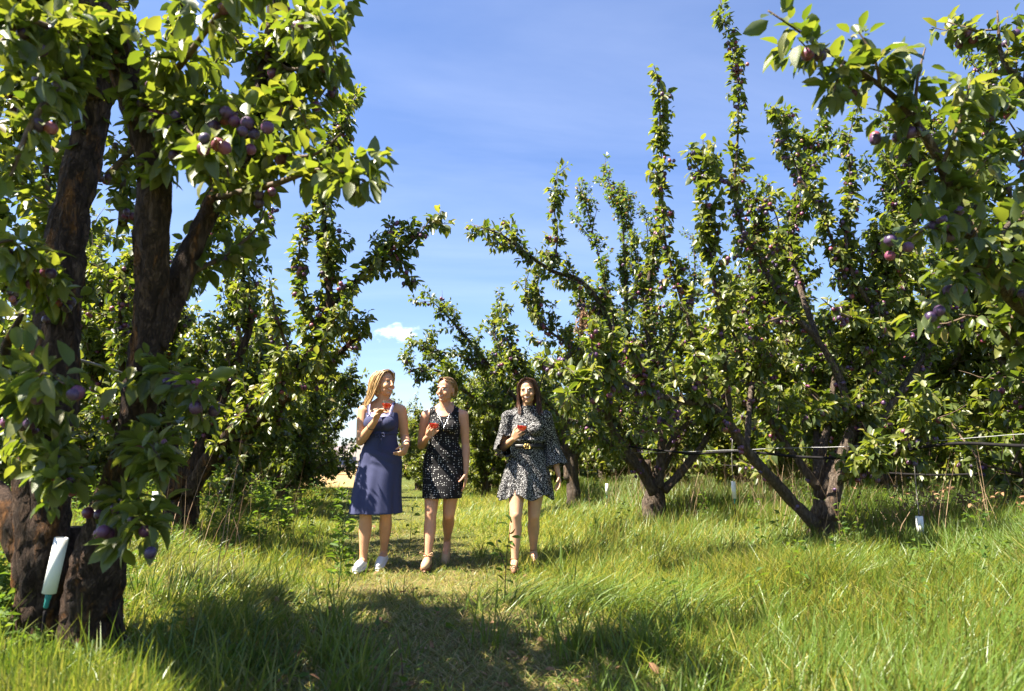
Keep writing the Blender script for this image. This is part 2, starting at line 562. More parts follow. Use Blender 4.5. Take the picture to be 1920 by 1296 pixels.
def ground_mat():
    m, N, L, out = new_mat('orchard_floor')
    tc = N.new('ShaderNodeTexCoord')
    a1 = N.new('ShaderNodeAttribute'); a1.attribute_name = 'straw'
    a2 = N.new('ShaderNodeAttribute'); a2.attribute_name = 'field'
    n1 = N.new('ShaderNodeTexNoise'); n1.inputs['Scale'].default_value = 9; n1.inputs['Detail'].default_value = 9; n1.inputs['Roughness'].default_value = 0.7
    n2 = N.new('ShaderNodeTexNoise'); n2.inputs['Scale'].default_value = 120; n2.inputs['Detail'].default_value = 3
    L.new(tc.outputs['Object'], n1.inputs['Vector']); L.new(tc.outputs['Object'], n2.inputs['Vector'])
    green = ramp(N, [(0.3, (0.035, 0.05, 0.012)), (0.5, (0.075, 0.10, 0.018)), (0.7, (0.14, 0.14, 0.04))])
    straw = ramp(N, [(0.25, (0.12, 0.085, 0.05)), (0.5, (0.27, 0.20, 0.10)), (0.75, (0.40, 0.30, 0.16))])
    field = ramp(N, [(0.3, (0.30, 0.19, 0.09)), (0.55, (0.40, 0.27, 0.13)), (0.75, (0.46, 0.33, 0.18))])
    for r_ in (green, straw, field):
        L.new(n1.outputs[0], r_.inputs[0])
    ad = N.new('ShaderNodeMath'); ad.operation = 'MULTIPLY_ADD'; ad.inputs[1].default_value = 1.0
    sub = N.new('ShaderNodeMath'); sub.operation = 'MULTIPLY_ADD'; sub.inputs[1].default_value = 0.9; sub.inputs[2].default_value = -0.45
    L.new(n2.outputs[0], sub.inputs[0]); L.new(a1.outputs['Fac'], ad.inputs[0]); L.new(sub.outputs[0], ad.inputs[2])
    ad.use_clamp = True
    m1 = N.new('ShaderNodeMix'); m1.data_type = 'RGBA'
    L.new(ad.outputs[0], m1.inputs[0]); L.new(green.outputs[0], m1.inputs[6]); L.new(straw.outputs[0], m1.inputs[7])
    m2 = N.new('ShaderNodeMix'); m2.data_type = 'RGBA'
    L.new(a2.outputs['Fac'], m2.inputs[0]); L.new(m1.outputs[2], m2.inputs[6]); L.new(field.outputs[0], m2.inputs[7])
    b = N.new('ShaderNodeBsdfPrincipled'); b.inputs['Roughness'].default_value = 0.95; b.inputs['Specular IOR Level'].default_value = 0.1
    L.new(m2.outputs[2], b.inputs['Base Color'])
    bp = N.new('ShaderNodeBump'); bp.inputs['Strength'].default_value = 1.0; bp.inputs['Distance'].default_value = 0.03
    L.new(n2.outputs[0], bp.inputs['Height']); L.new(bp.outputs[0], b.inputs['Normal'])
    L.new(b.outputs[0], out.inputs[0])
    return m


M['ground'] = ground_mat()
me = fast_mesh('ground', V, loops, np.arange(len(a_)) * 4, [M['ground']],
               {'straw': straw_amt(GX, GY).ravel(), 'field': field_mask(GX, GY).ravel()})
tag(link('ground', me), kind='structure')

# far hills
hill_mb = MB()
M['hill'] = simple_mat('hillside', (0.17, 0.14, 0.15), 0.95, 0.1, 0.35, 0.01)
th_ = np.linspace(-1.25, 1.25, 160)
rings = []
for k, (rad, hh) in enumerate(((1900, 0.0), (2200, 0.45), (2500, 0.8), (2800, 1.0), (3300, 0.7), (3900, -0.05))):
    prof = 62 + 26 * np.sin(th_ * 3.1 + 1.0) + 15 * np.sin(th_ * 8.3) + 10 * vnoise(np.stack([th_ * 22, th_ * 0 + k * 0.4, th_ * 0], -1), 3)
    z = hh * prof - 4
    rings.append(np.stack([rad * np.sin(th_), rad * np.cos(th_), z], -1))
hv = np.concatenate(rings)
hill_mb.add(hv, grid_faces(len(rings), len(th_), closed=False))
tag(hill_mb.build('hills', M['hill']), kind='structure')

# ------------------------------------------------------------------ leaves
def leaf_template(lod):
    if lod == 2:          # 12 triangles
        t = [0, .2, .5, .8, 1]; e = [.2, .5, .8]; w = [.37, .5, .3]
    elif lod == 1:        # 8 triangles
        t = [0, .3, .7, 1]; e = [.3, .7]; w = [.47, .40]
    else:                 # 4 triangles
        t = [0, .45, 1]; e = [.45]; w = [.5]
    nm, ne = len(t), len(e)
    s = [0] * nm + [-x for x in w] + w
    y = t + e + e
    fs = []
    for side in (0, 1):
        o = nm + side * ne
        idx = [(0, 1, o)] + [(i, i + 1, o + i, o + i - 1) for i in range(1, ne)] + [(ne, ne + 1, o + ne - 1)]
        for f in idx:
            fs.append(f if side == 0 else f[::-1])
    return np.array(s, float), np.array(y, float), fs


TEMPL = {k: leaf_template(k) for k in (0, 1, 2)}


def leaves_mesh(name, leaf, lod, mat):
    """leaf: dict of arrays p (n,3), d (n,3), nrm (n,3), L, W, fold, droop, lv."""
    s, y, fs = TEMPL[lod]
    p, d, nr = leaf['p'], leaf['d'], leaf['n']
    n = len(p)
    side = np.cross(d, nr)
    L, W = leaf['L'][:, None, None], leaf['W'][:, None, None]
    h = leaf['fold'][:, None] * np.abs(s)[None] - leaf['droop'][:, None] * (y ** 2)[None]
    V = p[:, None, :] + side[:, None, :] * W * s[None, :, None] + d[:, None, :] * L * y[None, :, None] + nr[:, None, :] * L * h[:, :, None]
    nv = len(s)
    flat = np.array([i for f in fs for i in f])
    st = np.cumsum([0] + [len(f) for f in fs])[:-1]
    loops = (flat[None] + (np.arange(n) * nv)[:, None]).ravel()
    starts = (st[None] + (np.arange(n) * len(flat))[:, None]).ravel()
    return fast_mesh(name, V.reshape(-1, 3), loops, starts, [mat], {'lv': np.repeat(leaf['lv'], nv)})


def single_leaf_mesh(fold, droop, lod, mat):
    one = dict(p=np.zeros((1, 3)), d=np.array([[0, 1.0, 0]]), n=np.array([[0, 0, 1.0]]), L=np.ones(1), W=np.ones(1),
               fold=np.array([fold]), droop=np.array([droop]), lv=np.zeros(1))
    return leaves_mesh('leaf', one, lod, mat)


LEAF_MESHES = [single_leaf_mesh(f, d, 2, M['leaf']) for f, d in ((.25, .10), (.4, .22), (.15, .30), (.32, .02), (.2, .42))]


def cluster_leaves(q, axis, rng, k=4, size=0.08, droop_down=0.45, spread=1.0, shape=0.5):
    """k leaves round each of the points q on a stem of direction axis."""
    n = len(q)
    p = np.repeat(q, k, 0)
    ax = np.repeat(axis, k, 0)
    m = len(p)
    rad = unit(np.cross(ax, rng.normal(size=(m, 3))))
    d = unit(rad * spread + ax * rng.uniform(0.0, 0.7, (m, 1)) + np.array((0, 0, -1.0)) * rng.uniform(-0.25, 1.0, (m, 1)) * droop_down * 2 + rng.normal(size=(m, 3)) * 0.15)
    up = unit(np.array((0, 0, 1.0)) + rng.normal(size=(m, 3)) * 0.45 + rad * 0.35)
    nr = unit(up - d * np.sum(up * d, 1)[:, None])
    L = size * (0.45 + 0.8 * rng.beta(2.6, 1.7, m))
    W = L * rng.uniform(0.85, 1.15, m) * shape
    p = p + d * (0.012 + 0.018 * rng.random((m, 1))) + rng.normal(size=(m, 3)) * 0.008
    lv = np.clip(rng.beta(2.0, 2.2, m), 0, 1)
    return dict(p=p, d=d, n=nr, L=L, W=W, fold=rng.uniform(0.08, 0.5, m), droop=rng.uniform(0.0, 0.4, m), lv=lv)


def cat(leafs):
    return {k: np.concatenate([l[k] for l in leafs]) for k in leafs[0]}


def sub(leaf, idx):
    return {k: v[idx] for k, v in leaf.items()}


# ------------------------------------------------------------------ plums
def plum_mesh(seg, rng_):
    mb = MB()
    a = np.linspace(0, 2 * math.pi, seg, endpoint=False)
    prof = [(0.02, .98), (.42, .93), (.8, .62), (1.0, .1), (.9, -.45), (.55, -.86), (.05, -1.02)]
    V = []
    for r_, h in prof:
        crease = 1 - 0.07 * np.exp(-((a - math.pi) / 0.35) ** 2)
        V.append(np.stack([r_ * np.cos(a) * crease, r_ * np.sin(a) * crease, np.full(seg, h)], -1))
    mb.add(np.concatenate(V), grid_faces(len(prof), seg) + [tuple(range(seg)), tuple(range((len(prof) - 1) * seg, len(prof) * seg))[::-1]])
    return mb


PLUM = plum_mesh(12, None).mesh('plum', [M['plum']])
PLUM.attributes.new('lv', 'FLOAT', 'POINT')
_pl = plum_mesh(7, None)
PL_V, PL_F = np.concatenate(_pl.v), _pl.f


def plums_mesh(name, pts, radii, lv):
    n = len(pts)
    V = pts[:, None, :] + PL_V[None] * radii[:, None, None]
    flat = np.array([i for f in PL_F for i in f]); nv = len(PL_V)
    st = np.cumsum([0] + [len(f) for f in PL_F])[:-1]
    loops = (flat[None] + (np.arange(n) * nv)[:, None]).ravel()
    starts = (st[None] + (np.arange(n) * len(flat))[:, None]).ravel()
    return fast_mesh(name, V.reshape(-1, 3), loops, starts, [M['plum']], {'lv': np.repeat(lv, nv)})


# ------------------------------------------------------------------ trees
def bark_tube(mb, pts, r, seg, rough, seed, flare=0.0, flute=0.0):
    """A limb with ridged, uneven bark as geometry."""
    T, N, B = frames(pts)
    a = np.linspace(0, 2 * math.pi, seg, endpoint=False)
    n = len(pts)
    ca, sa = np.cos(a)[None, :, None], np.sin(a)[None, :, None]
    dirs = ca * N[:, None, :] + sa * B[:, None, :]
    rr = np.repeat(r[:, None], seg, 1)
    if flute:
        s_ = np.linspace(0, 1, n)[:, None]
        rr = rr * (1 + flute * (np.sin(a * 3 + seed) * 0.6 + np.sin(a * 5 + 1.7 * seed) * 0.4)[None] * (1 - 0.6 * s_))
    Q = pts[:, None, :] + dirs * rr[:, :, None]
    big = vnoise(Q * np.array((9, 9, 5.0)), seed)
    rid = 1 - np.abs(vnoise(Q * np.array((34, 34, 9.0)), seed + 7)) * 2
    fine = vnoise(Q * np.array((80, 80, 30.0)), seed + 3)
    amp = rough * np.clip(rr, 0, 0.16)
    Q = Q + dirs * (amp * (0.45 * big + 0.75 * rid + 0.35 * fine - 0.3))[:, :, None]
    fs = grid_faces(n, seg)
    fs.append(tuple(range(seg))[::-1]); fs.append(tuple(range((n - 1) * seg, n * seg)))
    mb.add(Q.reshape(-1, 3), fs)


def stem_path(p, d, length, rng, up=0.5, wob=0.16, n=None):
    n = n or max(4, int(length / 0.09))
    pts = [np.array(p, float)]
    d = unit(np.array(d, float))
    st = length / n
    for _ in range(n):
        d = unit(d + np.array((0, 0, up)) * 0.16 + rng.normal(size=3) * wob)
        pts.append(pts[-1] + d * st)
    return np.array(pts)


class TreeBits:
    def __init__(self):
        self.trunk, self.limbs, self.twigs, self.leaf, self.plum = MB(), [], MB(), [], []


def clothe(bits, pts, rng, dens=26, k=4, size=0.08, plum_rate=1.5, bare=0.0, droop=0.45, spread=1.0, shape=0.5, taper=True):
    """Leaf rosettes and plums along one stem."""
    seg = np.linalg.norm(np.diff(pts, axis=0), axis=1)
    cum = np.concatenate([[0], np.cumsum(seg)])
    Lt = cum[-1]
    n = max(2, int(Lt * dens * (1 - bare)))
    s = Lt * (bare + (1 - bare) * (np.arange(n) + rng.random(n)) / n)
    gap = vnoise(np.stack([s * 5.0 + pts[0, 0] * 7, s * 0 + pts[0, 1] * 9, s * 0 + pts[0, 2] * 5], -1), 2)
    s = s[gap < .30] if (gap < .30).sum() > 2 else s
    n = len(s)
    q = np.stack([np.interp(s, cum, pts[:, i]) for i in range(3)], -1)
    ax = unit(np.stack([np.interp(s, cum, np.gradient(pts[:, i])) for i in range(3)], -1))
    lf = cluster_leaves(q, ax, rng, k, size, droop, spread, shape)
    if taper:
        f = np.repeat(1.0 - 0.45 * smoothstep(0.8, 1.0, s / Lt), k)
        lf['L'] *= f; lf['W'] *= f
    bits.leaf.append(lf)
    m = rng.poisson(Lt * plum_rate)
    if m:
        s0 = rng.random(m) * Lt * 0.92
        for x in s0:
            c = np.array([np.interp(x, cum, pts[:, i]) for i in range(3)])
            kk = 1 + int(rng.binomial(3, .48))
            for _ in range(kk):
                off = rng.normal(size=3) * 0.03
                off[2] = -abs(off[2]) - 0.02
                bits.plum.append(np.concatenate([c + off, [rng.uniform(0.019, 0.026), rng.random()]]))


def limb_growth(bits, pts, r, rng, o):
    """Twigs, upright shoots and spurs on one limb; o holds the densities."""
    seg = np.linalg.norm(np.diff(pts, axis=0), axis=1)
    cum = np.concatenate([[0], np.cumsum(seg)])
    Lt = cum[-1]
    T = unit(np.gradient(pts, axis=0))
    at = lambda s: (np.array([np.interp(s, cum, pts[:, i]) for i in range(3)]), np.array([np.interp(s, cum, T[:, i]) for i in range(3)]))
    bare = o.get('bare', 0.25)
    for _ in range(int(Lt * (1 - bare) * o['twigs'])):
        s = Lt * rng.uniform(bare, 1.0)
        p, t = at(s)
        d = unit(np.cross(t, rng.normal(size=3)))
        d = unit(d + 0.4 * t + np.array((0, 0, 0.25)))
        ln = rng.uniform(*o.get('twig_len', (0.12, 0.42)))
        sp = stem_path(p, d, ln, rng, 0.5)
        tube(bits.twigs, sp, np.linspace(0.006, 0.002, len(sp)), 4, False)
        clothe(bits, sp, rng, o['dens'], o['k'], o['size'], o['plums'], 0.1, o['droop'], shape=o.get('shape', 0.5))
    for _ in range(int(Lt * (1 - bare) * o['shoots'] + rng.random())):
        s = Lt * rng.uniform(max(bare, 0.3), 1.0)
        p, t = at(s)
        d = unit(np.array((0, 0, 1.0)) + 0.45 * rng.normal(size=3) * np.array((1, 1, 0.2)) + 0.3 * t)
        ln = rng.uniform(*o.get('shoot_len', (0.5, 1.3)))
        sp = stem_path(p, d, ln, rng, 0.35, 0.09)
        tube(bits.twigs, sp, np.linspace(0.012, 0.003, len(sp)), 5, False)
        for _q in range(int(ln * o.get('side', 4.0))):
            i = int(rng.integers(1, len(sp)))
            s2 = stem_path(sp[i], unit(rng.normal(size=3) * np.array((1, 1, .4)) + np.array((0, 0, .5))), rng.uniform(.06, .22), rng, .5, n=3)
            clothe(bits, s2, rng, o['dens'], o['k'], o['size'], o['plums'], 0.0, o['droop'], shape=o.get('shape', 0.5))
        clothe(bits, sp, rng, o['dens'], o['k'], o['size'], o['plums'], 0.02, o['droop'], shape=o.get('shape', 0.5))
    clothe(bits, pts, rng, o['dens'] * 0.5, o['k'], o['size'], o['plums'] * 0.8, bare, o['droop'], 1.3, o.get('shape', 0.5), False)


OPT = dict(twigs=15, shoots=2.2, dens=26, k=5, size=0.096, plums=1.0, droop=0.75, bare=0.25, shape=.55)


def finish_tree(root, bits, lod, n_leaf, n_plum, trunk_mat, leaf_material, cam=np.array((0, 0, CAM_H)), branch_parts=True):
    base = np.array(root.location)

    def local(mb):
        mb.v = [v - base for v in mb.v]
        return mb
    local(bits.trunk).build('trunk', trunk_mat, root)
    for b in bits.limbs:
        local(b).build('branch', trunk_mat, root)
    if bits.twigs.n:
        tag(local(bits.twigs).build('twigs', M['twig'], root), kind='stuff')
    leaf = cat(bits.leaf)
    leaf['p'] = leaf['p'] - base
    n = len(leaf['p'])
    keep = np.ones(n, bool)
    if n_leaf:
        pw = leaf['p'] + base - cam
        fwd = pw[:, 1] * math.cos(PITCH) + pw[:, 2] * math.sin(PITCH)
        upv = -pw[:, 1] * math.sin(PITCH) + pw[:, 2] * math.cos(PITCH)
        vis = (fwd > 0.3) & (np.abs(pw[:, 0] / fwd) < 0.75) & (np.abs(upv / fwd) < 0.51)
        score = np.where(vis, leaf['L'] / np.maximum(fwd, 0.3), 0) * (0.7 + 0.6 * RNG.random(n))
        idx = np.argsort(-score)[:n_leaf]
        idx = idx[score[idx] > 0]
        keep[idx] = False
        for i in idx:
            d, nr = leaf['d'][i], leaf['n'][i]
            s = np.cross(d, nr)
            o = bpy.data.objects.new('leaf', LEAF_MESHES[int(RNG.integers(len(LEAF_MESHES)))])
            Lx = leaf['L'][i]
            mtx = Matrix(((s[0] * leaf['W'][i], d[0] * Lx, nr[0] * Lx, leaf['p'][i][0]),
                          (s[1] * leaf['W'][i], d[1] * Lx, nr[1] * Lx, leaf['p'][i][1]),
                          (s[2] * leaf['W'][i], d[2] * Lx, nr[2] * Lx, leaf['p'][i][2]), (0, 0, 0, 1)))
            COL.objects.link(o)
            o.parent = root
            o.matrix_basis = mtx
    rest = np.nonzero(keep)[0]
    if lod > 0:
        dist = np.linalg.norm(leaf['p'][rest] + base - cam, axis=1)
        cutd = np.quantile(dist, .45)
        for sel, q in ((rest[dist <= cutd], lod), (rest[dist > cutd], lod - 1)):
            tag(link('foliage', leaves_mesh('foliage', sub(leaf, sel), q, leaf_material), root), kind='stuff')
    else:
        tag(link('foliage', leaves_mesh('foliage', sub(leaf, rest), lod, leaf_material), root), kind='stuff')
    if bits.plum:
        pl = np.array(bits.plum)
        pl[:, :3] -= base
        rest = np.arange(len(pl))
        if n_plum:
            pw = pl[:, :3] + base - cam
            fwd = np.maximum(pw[:, 1] * math.cos(PITCH) + pw[:, 2] * math.sin(PITCH), 0.1)
            vis = (pw[:, 1] > 0.3) & (np.abs(pw[:, 0] / fwd) < 0.76)
            order = np.argsort(np.where(vis, fwd, 1e6))
            take = order[:n_plum]
            rest = np.setdiff1d(rest, take)
            for i in take:
                o = bpy.data.objects.new('plum', PLUM)
                COL.objects.link(o)
                o.parent = root
                o.location = pl[i, :3]
                o.rotation_euler = (RNG.uniform(-.5, .5), RNG.uniform(-.5, .5), RNG.uniform(0, 6.28))
                o.scale = (pl[i, 3],) * 3
        if len(rest):
            tag(link('plums', plums_mesh('plums', pl[rest, :3], pl[rest, 3], pl[rest, 4]), root), kind='stuff')


def px_limb(rows):
    """Limb given as (pixel x, pixel y, depth, radius) rows -> world rows."""
    return np.array([[*P(a, b, Y), r] for a, b, Y, r in rows])


def scaffold(base, rng, n=5, length=2.6, r=0.06, fork=0.55, lean=0.75, az0=None, arc=2 * math.pi, up=0.35):
    """An open vase of limbs rising from a short trunk."""
    az0 = rng.random() * 6.28 if az0 is None else az0
    out = []
    for k in range(n):
        az = az0 + arc * (k + rng.uniform(-0.25, 0.25)) / n
        ln = length * rng.uniform(0.75, 1.1)
        l_ = lean * rng.uniform(0.7, 1.2)
        d = unit(np.array((math.cos(az) * l_, math.sin(az) * l_, 1.0)))
        p0 = base + np.array((0, 0, fork * rng.uniform(0.75, 1.05)))
        sp = stem_path(p0, d, ln, rng, up, 0.10, max(7, int(ln / 0.25)))
        rr = r * rng.uniform(0.8, 1.1) * (1 - 0.75 * np.linspace(0, 1, len(sp)) ** 0.8)
        out.append(np.concatenate([sp, rr[:, None]], 1))
    return out


def build_tree(name, label, group, base, trunk, limbs, hidden=(), lod=1, n_leaf=0, n_plum=0, opts=None, extra=(), seed=1,
               bark='bark', leaf='leaf', category='tree', rough=0.22, seg=12, limb_opts=None, branch_parts=True, dead=()):
    """trunk: rows x,y,z,r.  limbs: lists of rows.  hidden: limbs added to fill the crown, or to shade it from out of view.  extra: leafy shoots given as rows."""
    rng = np.random.default_rng(seed)
    root = empty(name, base)
    tag(root, label, category, group)
    bits = TreeBits()
    o = dict(OPT); o.update(opts or {})
    if trunk is not None:
        s = spline(trunk, 0.035 if seg > 14 else 0.06)
        bark_tube(bits.trunk, s[:, :3], s[:, 3], seg, rough, seed, flute=0.13)
    for k, l in enumerate(list(limbs) + list(hidden)):
        s = spline(l, 0.04 if seg > 18 else 0.08)
        mb = MB() if branch_parts else bits.trunk
        bark_tube(mb, s[:, :3], np.maximum(s[:, 3], 0.004), max(6, seg if k < len(limbs) else seg - 4), rough, seed + 11 * k)
        if branch_parts:
            bits.limbs.append(mb)
        oo = dict(o)
        if limb_opts and k in limb_opts:
            oo.update(limb_opts[k])
        limb_growth(bits, s[:, :3], s[:, 3], rng, oo)
    for l in extra:
        s = spline(l, 0.06)
        tube(bits.twigs, s[:, :3], np.maximum(s[:, 3], 0.003), 6, False)
        clothe(bits, s[:, :3], rng, o['dens'] * 1.1, o['k'] + 1, o['size'], o['plums'] * 1.6, 0.0, o['droop'], 1.15)
        # short spurs make the column uneven
        for _ in range(int(len(s) * o.get('spurs', 0.5))):
            i = int(rng.integers(1, len(s)))
            d = unit(rng.normal(size=3) * np.array((1, 1, 0.5)) + np.array((0, 0, 0.3)))
            sp = stem_path(s[i, :3], d, rng.uniform(0.05, o.get('spur_len', 0.15)), rng, 0.4, n=3)
            clothe(bits, sp, rng, o['dens'], o['k'], o['size'], o['plums'] * 2, 0.0, o['droop'])
    finish_tree(root, bits, lod, n_leaf, n_plum, M[bark], M[leaf])
    return root


def ground_pt(x, y, dz=-0.03):
    return np.array((x, y, float(gz(x, y)) + dz))


# ---- the old tree close by on the left
bL1 = ground_pt(-2.08, 3.32)
px = px_limb
tL1 = np.array([[*(bL1 + (0, 0, -0.05)), 0.19], [bL1[0], bL1[1], 0.12, 0.17], [bL1[0], bL1[1], 0.32, 0.15], [bL1[0], bL1[1], 0.5, 0.11], [bL1[0], bL1[1], 0.6, 0.07]])
limbsL1 = [l * np.array((1, 1, 1, .78)) for l in [
    px([(78, 1255, 3.25, .185), (80, 1150, 3.25, .16), (82, 1040, 3.2, .145), (80, 900, 3.2, .135), (105, 720, 3.25, .125), (112, 560, 3.3, .12), (132, 400, 3.35, .11), (165, 270, 3.4, .10), (185, 120, 3.4, .085), (170, -80, 3.4, .06), (150, -260, 3.4, .04)]),
    px([(165, 1270, 3.2, .175), (170, 1170, 3.18, .15), (182, 1080, 3.12, .135), (212, 950, 3.05, .115), (246, 840, 2.95, .09), (268, 700, 2.85, .085), (285, 560, 2.8, .082), (283, 440, 2.75, .085), (290, 330, 2.75, .08), (258, 200, 2.7, .08), (205, 60, 2.65, .08), (130, -80, 2.6, .08), (40, -220, 2.5, .05)]),
    px([(290, 650, 2.85, .07), (325, 560, 2.9, .065), (362, 460, 2.95, .058), (405, 370, 3.0, .05), (450, 280, 3.05, .045), (482, 195, 3.1, .042), (503, 90, 3.15, .035), (520, -60, 3.2, .028), (560, -240, 3.2, .02)]),
    px([(50, 1040, 3.2, .09), (10, 950, 3.2, .075), (-50, 890, 3.3, .07), (-160, 800, 3.4, .07), (-300, 640, 3.4, .05)]),
    px([(60, 830, 3.1, .05), (30, 740, 2.8, .035), (10, 660, 2.5, .022), (40, 590, 2.35, .01)]),
]]
fineL1 = [
    px([(405, 370, 3.0, .018), (500, 350, 2.75, .014), (590, 320, 2.6, .01), (650, 325, 2.55, .006), (690, 345, 2.5, .003)]),
    px([(503, 90, 3.15, .016), (560, 40, 2.7, .012), (605, 40, 2.5, .008), (630, 100, 2.45, .004)]),
    px([(480, 200, 3.1, .015), (530, 190, 2.9, .01), (560, 200, 2.8, .006), (580, 250, 2.75, .003)]),
    px([(450, 280, 3.05, .015), (520, 290, 2.8, .01), (590, 290, 2.6, .006), (640, 250, 2.55, .004)]),
    px([(265, 200, 2.7, .02), (340, 120, 2.4, .014), (400, 40, 2.2, .01), (470, -40, 2.1, .008), (560, -60, 2.1, .004)]),
    px([(215, 60, 2.65, .02), (120, 60, 2.3, .014), (50, 40, 2.1, .01), (-10, 90, 2.0, .004)]),
    px([(200, 40, 2.65, .02), (110, 160, 2.25, .014), (60, 230, 2.1, .01), (20, 330, 2.05, .005)]),
    px([(105, 600, 3.3, .015), (60, 500, 2.8, .01), (20, 450, 2.55, .006), (-20, 470, 2.45, .003)]),
    px([(248, 840, 2.95, .012), (272, 830, 2.7, .008), (298, 860, 2.55, .005), (300, 900, 2.5, .003)]),
    px([(215, 950, 3.05, .012), (240, 940, 2.7, .008), (262, 975, 2.6, .005), (280, 1000, 2.55, .003)]),
    px([(80, 860, 3.1, .012), (95, 840, 2.7, .008), (105, 900, 2.55, .005), (90, 940, 2.5, .003)]),
    px([(60, 800, 3.1, .012), (50, 760, 2.6, .008), (80, 700, 2.4, .005), (120, 720, 2.3, .003)]),
    px([(200, 330, 3.9, .02), (290, 240, 4.0, .015), (380, 150, 4.0, .01), (440, 60, 4.0, .004)]),
    px([(150, 330, 3.5, .02), (60, 220, 3.7, .015), (30, 100, 3.8, .01), (20, 0, 3.9, .004)]),
    px([(140, 420, 3.5, .02), (60, 360, 3.7, .015), (10, 290, 3.8, .01), (-40, 200, 3.9, .004)]),
    px([(30, 560, 4.1, .03), (-10, 380, 4.2, .024), (30, 200, 4.2, .016), (20, 40, 4.2, .01), (60, -80, 4.2, .004)]),
    px([(110, 480, 4.0, .03), (85, 320, 4.2, .024), (110, 180, 4.3, .016), (70, 60, 4.3, .01), (90, -60, 4.3, .004)]),
    px([(230, 420, 4.0, .03), (240, 280, 4.2, .024), (300, 140, 4.3, .016), (340, 20, 4.3, .01), (350, -60, 4.3, .004)]),
    px([(340, 520, 2.95, .015), (420, 480, 3.1, .01), (480, 430, 3.2, .006), (500, 380, 3.2, .003)]),
    px([(405, 370, 3.05, .015), (420, 300, 3.2, .01), (380, 230, 3.3, .006), (390, 160, 3.3, .003)]),
    px([(450, 280, 3.05, .015), (540, 230, 3.2, .01), (600, 180, 3.2, .006), (630, 130, 3.2, .003)]),
    px([(268, 700, 2.85, .012), (330, 700, 2.7, .008), (370, 740, 2.6, .005), (380, 790, 2.6, .003)]),
    px([(503, 90, 3.15, .014), (540, 130, 3.0, .01), (600, 120, 2.9, .006), (640, 140, 2.85, .003)]),
    px([(283, 330, 2.75, .014), (350, 260, 2.5, .01), (420, 200, 2.35, .006), (470, 230, 2.3, .003)]),
    px([(265, 200, 2.7, .014), (330, 220, 2.4, .01), (380, 290, 2.3, .006), (400, 360, 2.25, .003)]),
]
hidL1 = [  # dense upper limbs out of view, added to shade the crown below
    np.array([[-2.2, 3.2, 2.75, .05], [-2.6, 3.0, 3.1, .04], [-3.0, 2.8, 3.4, .03], [-3.4, 2.6, 3.6, .01]]),
    np.array([[-2.2, 3.1, 2.8, .05], [-2.4, 2.7, 3.2, .04], [-2.7, 2.3, 3.4, .03], [-3.0, 1.9, 3.6, .01]]),
    np.array([[-2.2, 3.3, 2.8, .05], [-2.4, 3.6, 3.2, .04], [-2.7, 3.8, 3.5, .03], [-3.1, 3.9, 3.7, .01]]),
    np.array([[-2.2, 3.2, 3.0, .05], [-2.4, 3.1, 3.4, .04], [-2.5, 3.0, 3.7, .03], [-2.7, 2.9, 3.9, .01]]),
    np.array([[-2.6, 3.0, 3.1, .05], [-3.0, 3.2, 3.3, .04], [-3.4, 3.2, 3.5, .03], [-3.8, 3.1, 3.6, .01]]),
]
build_tree('plum_tree', 'old plum tree with thick dark cracked trunk beside the large white sprinkler tube', 'plum trees in the left row',
           bL1, tL1, limbsL1, hidL1, lod=2, n_leaf=300, n_plum=90, seed=3, bark='bark_dark', rough=0.22, seg=24,
           opts=dict(twigs=5.5, shoots=1.0, dens=23, k=4, size=0.092, bare=0.40, twig_len=(0.15, 0.5), plums=1.1, spurs=.7, spur_len=.2), extra=fineL1,
           limb_opts={**{q: dict(twigs=27, shoots=0, bare=.10, size=.125, dens=22, twig_len=(.2, .55), plums=.3) for q in range(5, 10)}, 0: dict(shoots=.2, bare=.55, twigs=3.5), 1: dict(shoots=.2, bare=.6, twigs=3), 2: dict(shoots=.5, bare=.3, twigs=8), 3: dict(twigs=2, shoots=0), 4: dict(twigs=3, shoots=0)})

# ---- the second tree of the left row
bL2 = ground_pt(-3.42, 7.2)
tL2 = np.array([[*(bL2 + (0, 0, -.05)), .21], [bL2[0], bL2[1], .2, .175], [bL2[0] + .02, bL2[1], .45, .16], [bL2[0] + .06, bL2[1] - .03, .62, .12]])
limbsL2 = [l * np.array((1, 1, 1, .76)) for l in [
    px([(355, 925, 7.0, .11), (385, 870, 6.9, .10), (425, 820, 6.8, .085), (485, 755, 6.5, .075), (555, 690, 6.2, .065), (605, 640, 6.3, .055), (618, 570, 6.3, .045), (612, 480, 6.3, .035), (608, 380, 6.3, .026), (622, 290, 6.3, .016), (628, 205, 6.3, .006)]),
    px([(365, 905, 7.0, .10), (420, 850, 7.0, .08), (480, 795, 7.0, .07), (545, 742, 6.9, .06), (600, 700, 6.8, .05), (650, 650, 6.7, .035), (690, 615, 6.6, .015)]),
    px([(340, 920, 7.0, .11), (318, 840, 7.0, .09), (300, 740, 7.1, .08), (320, 620, 7.1, .07), (350, 520, 7.1, .05), (400, 440, 7.0, .04), (430, 360, 6.9, .02)]),
    px([(350, 900, 7.0, .09), (395, 800, 7.1, .07), (440, 690, 7.3, .06), (470, 600, 7.4, .05), (455, 520, 7.4, .03), (470, 430, 7.4, .012)]),
    px([(330, 930, 7.0, .10), (280, 870, 7.0, .08), (220, 800, 6.9, .06), (170, 690, 6.8, .045), (150, 560, 6.8, .03), (140, 440, 6.8, .012)]),
    px([(610, 600, 6.4, .035), (650, 545, 6.4, .028), (690, 505, 6.4, .022), (740, 480, 6.4, .016), (785, 440, 6.4, .009), (812, 405, 6.4, .003)]),
]]
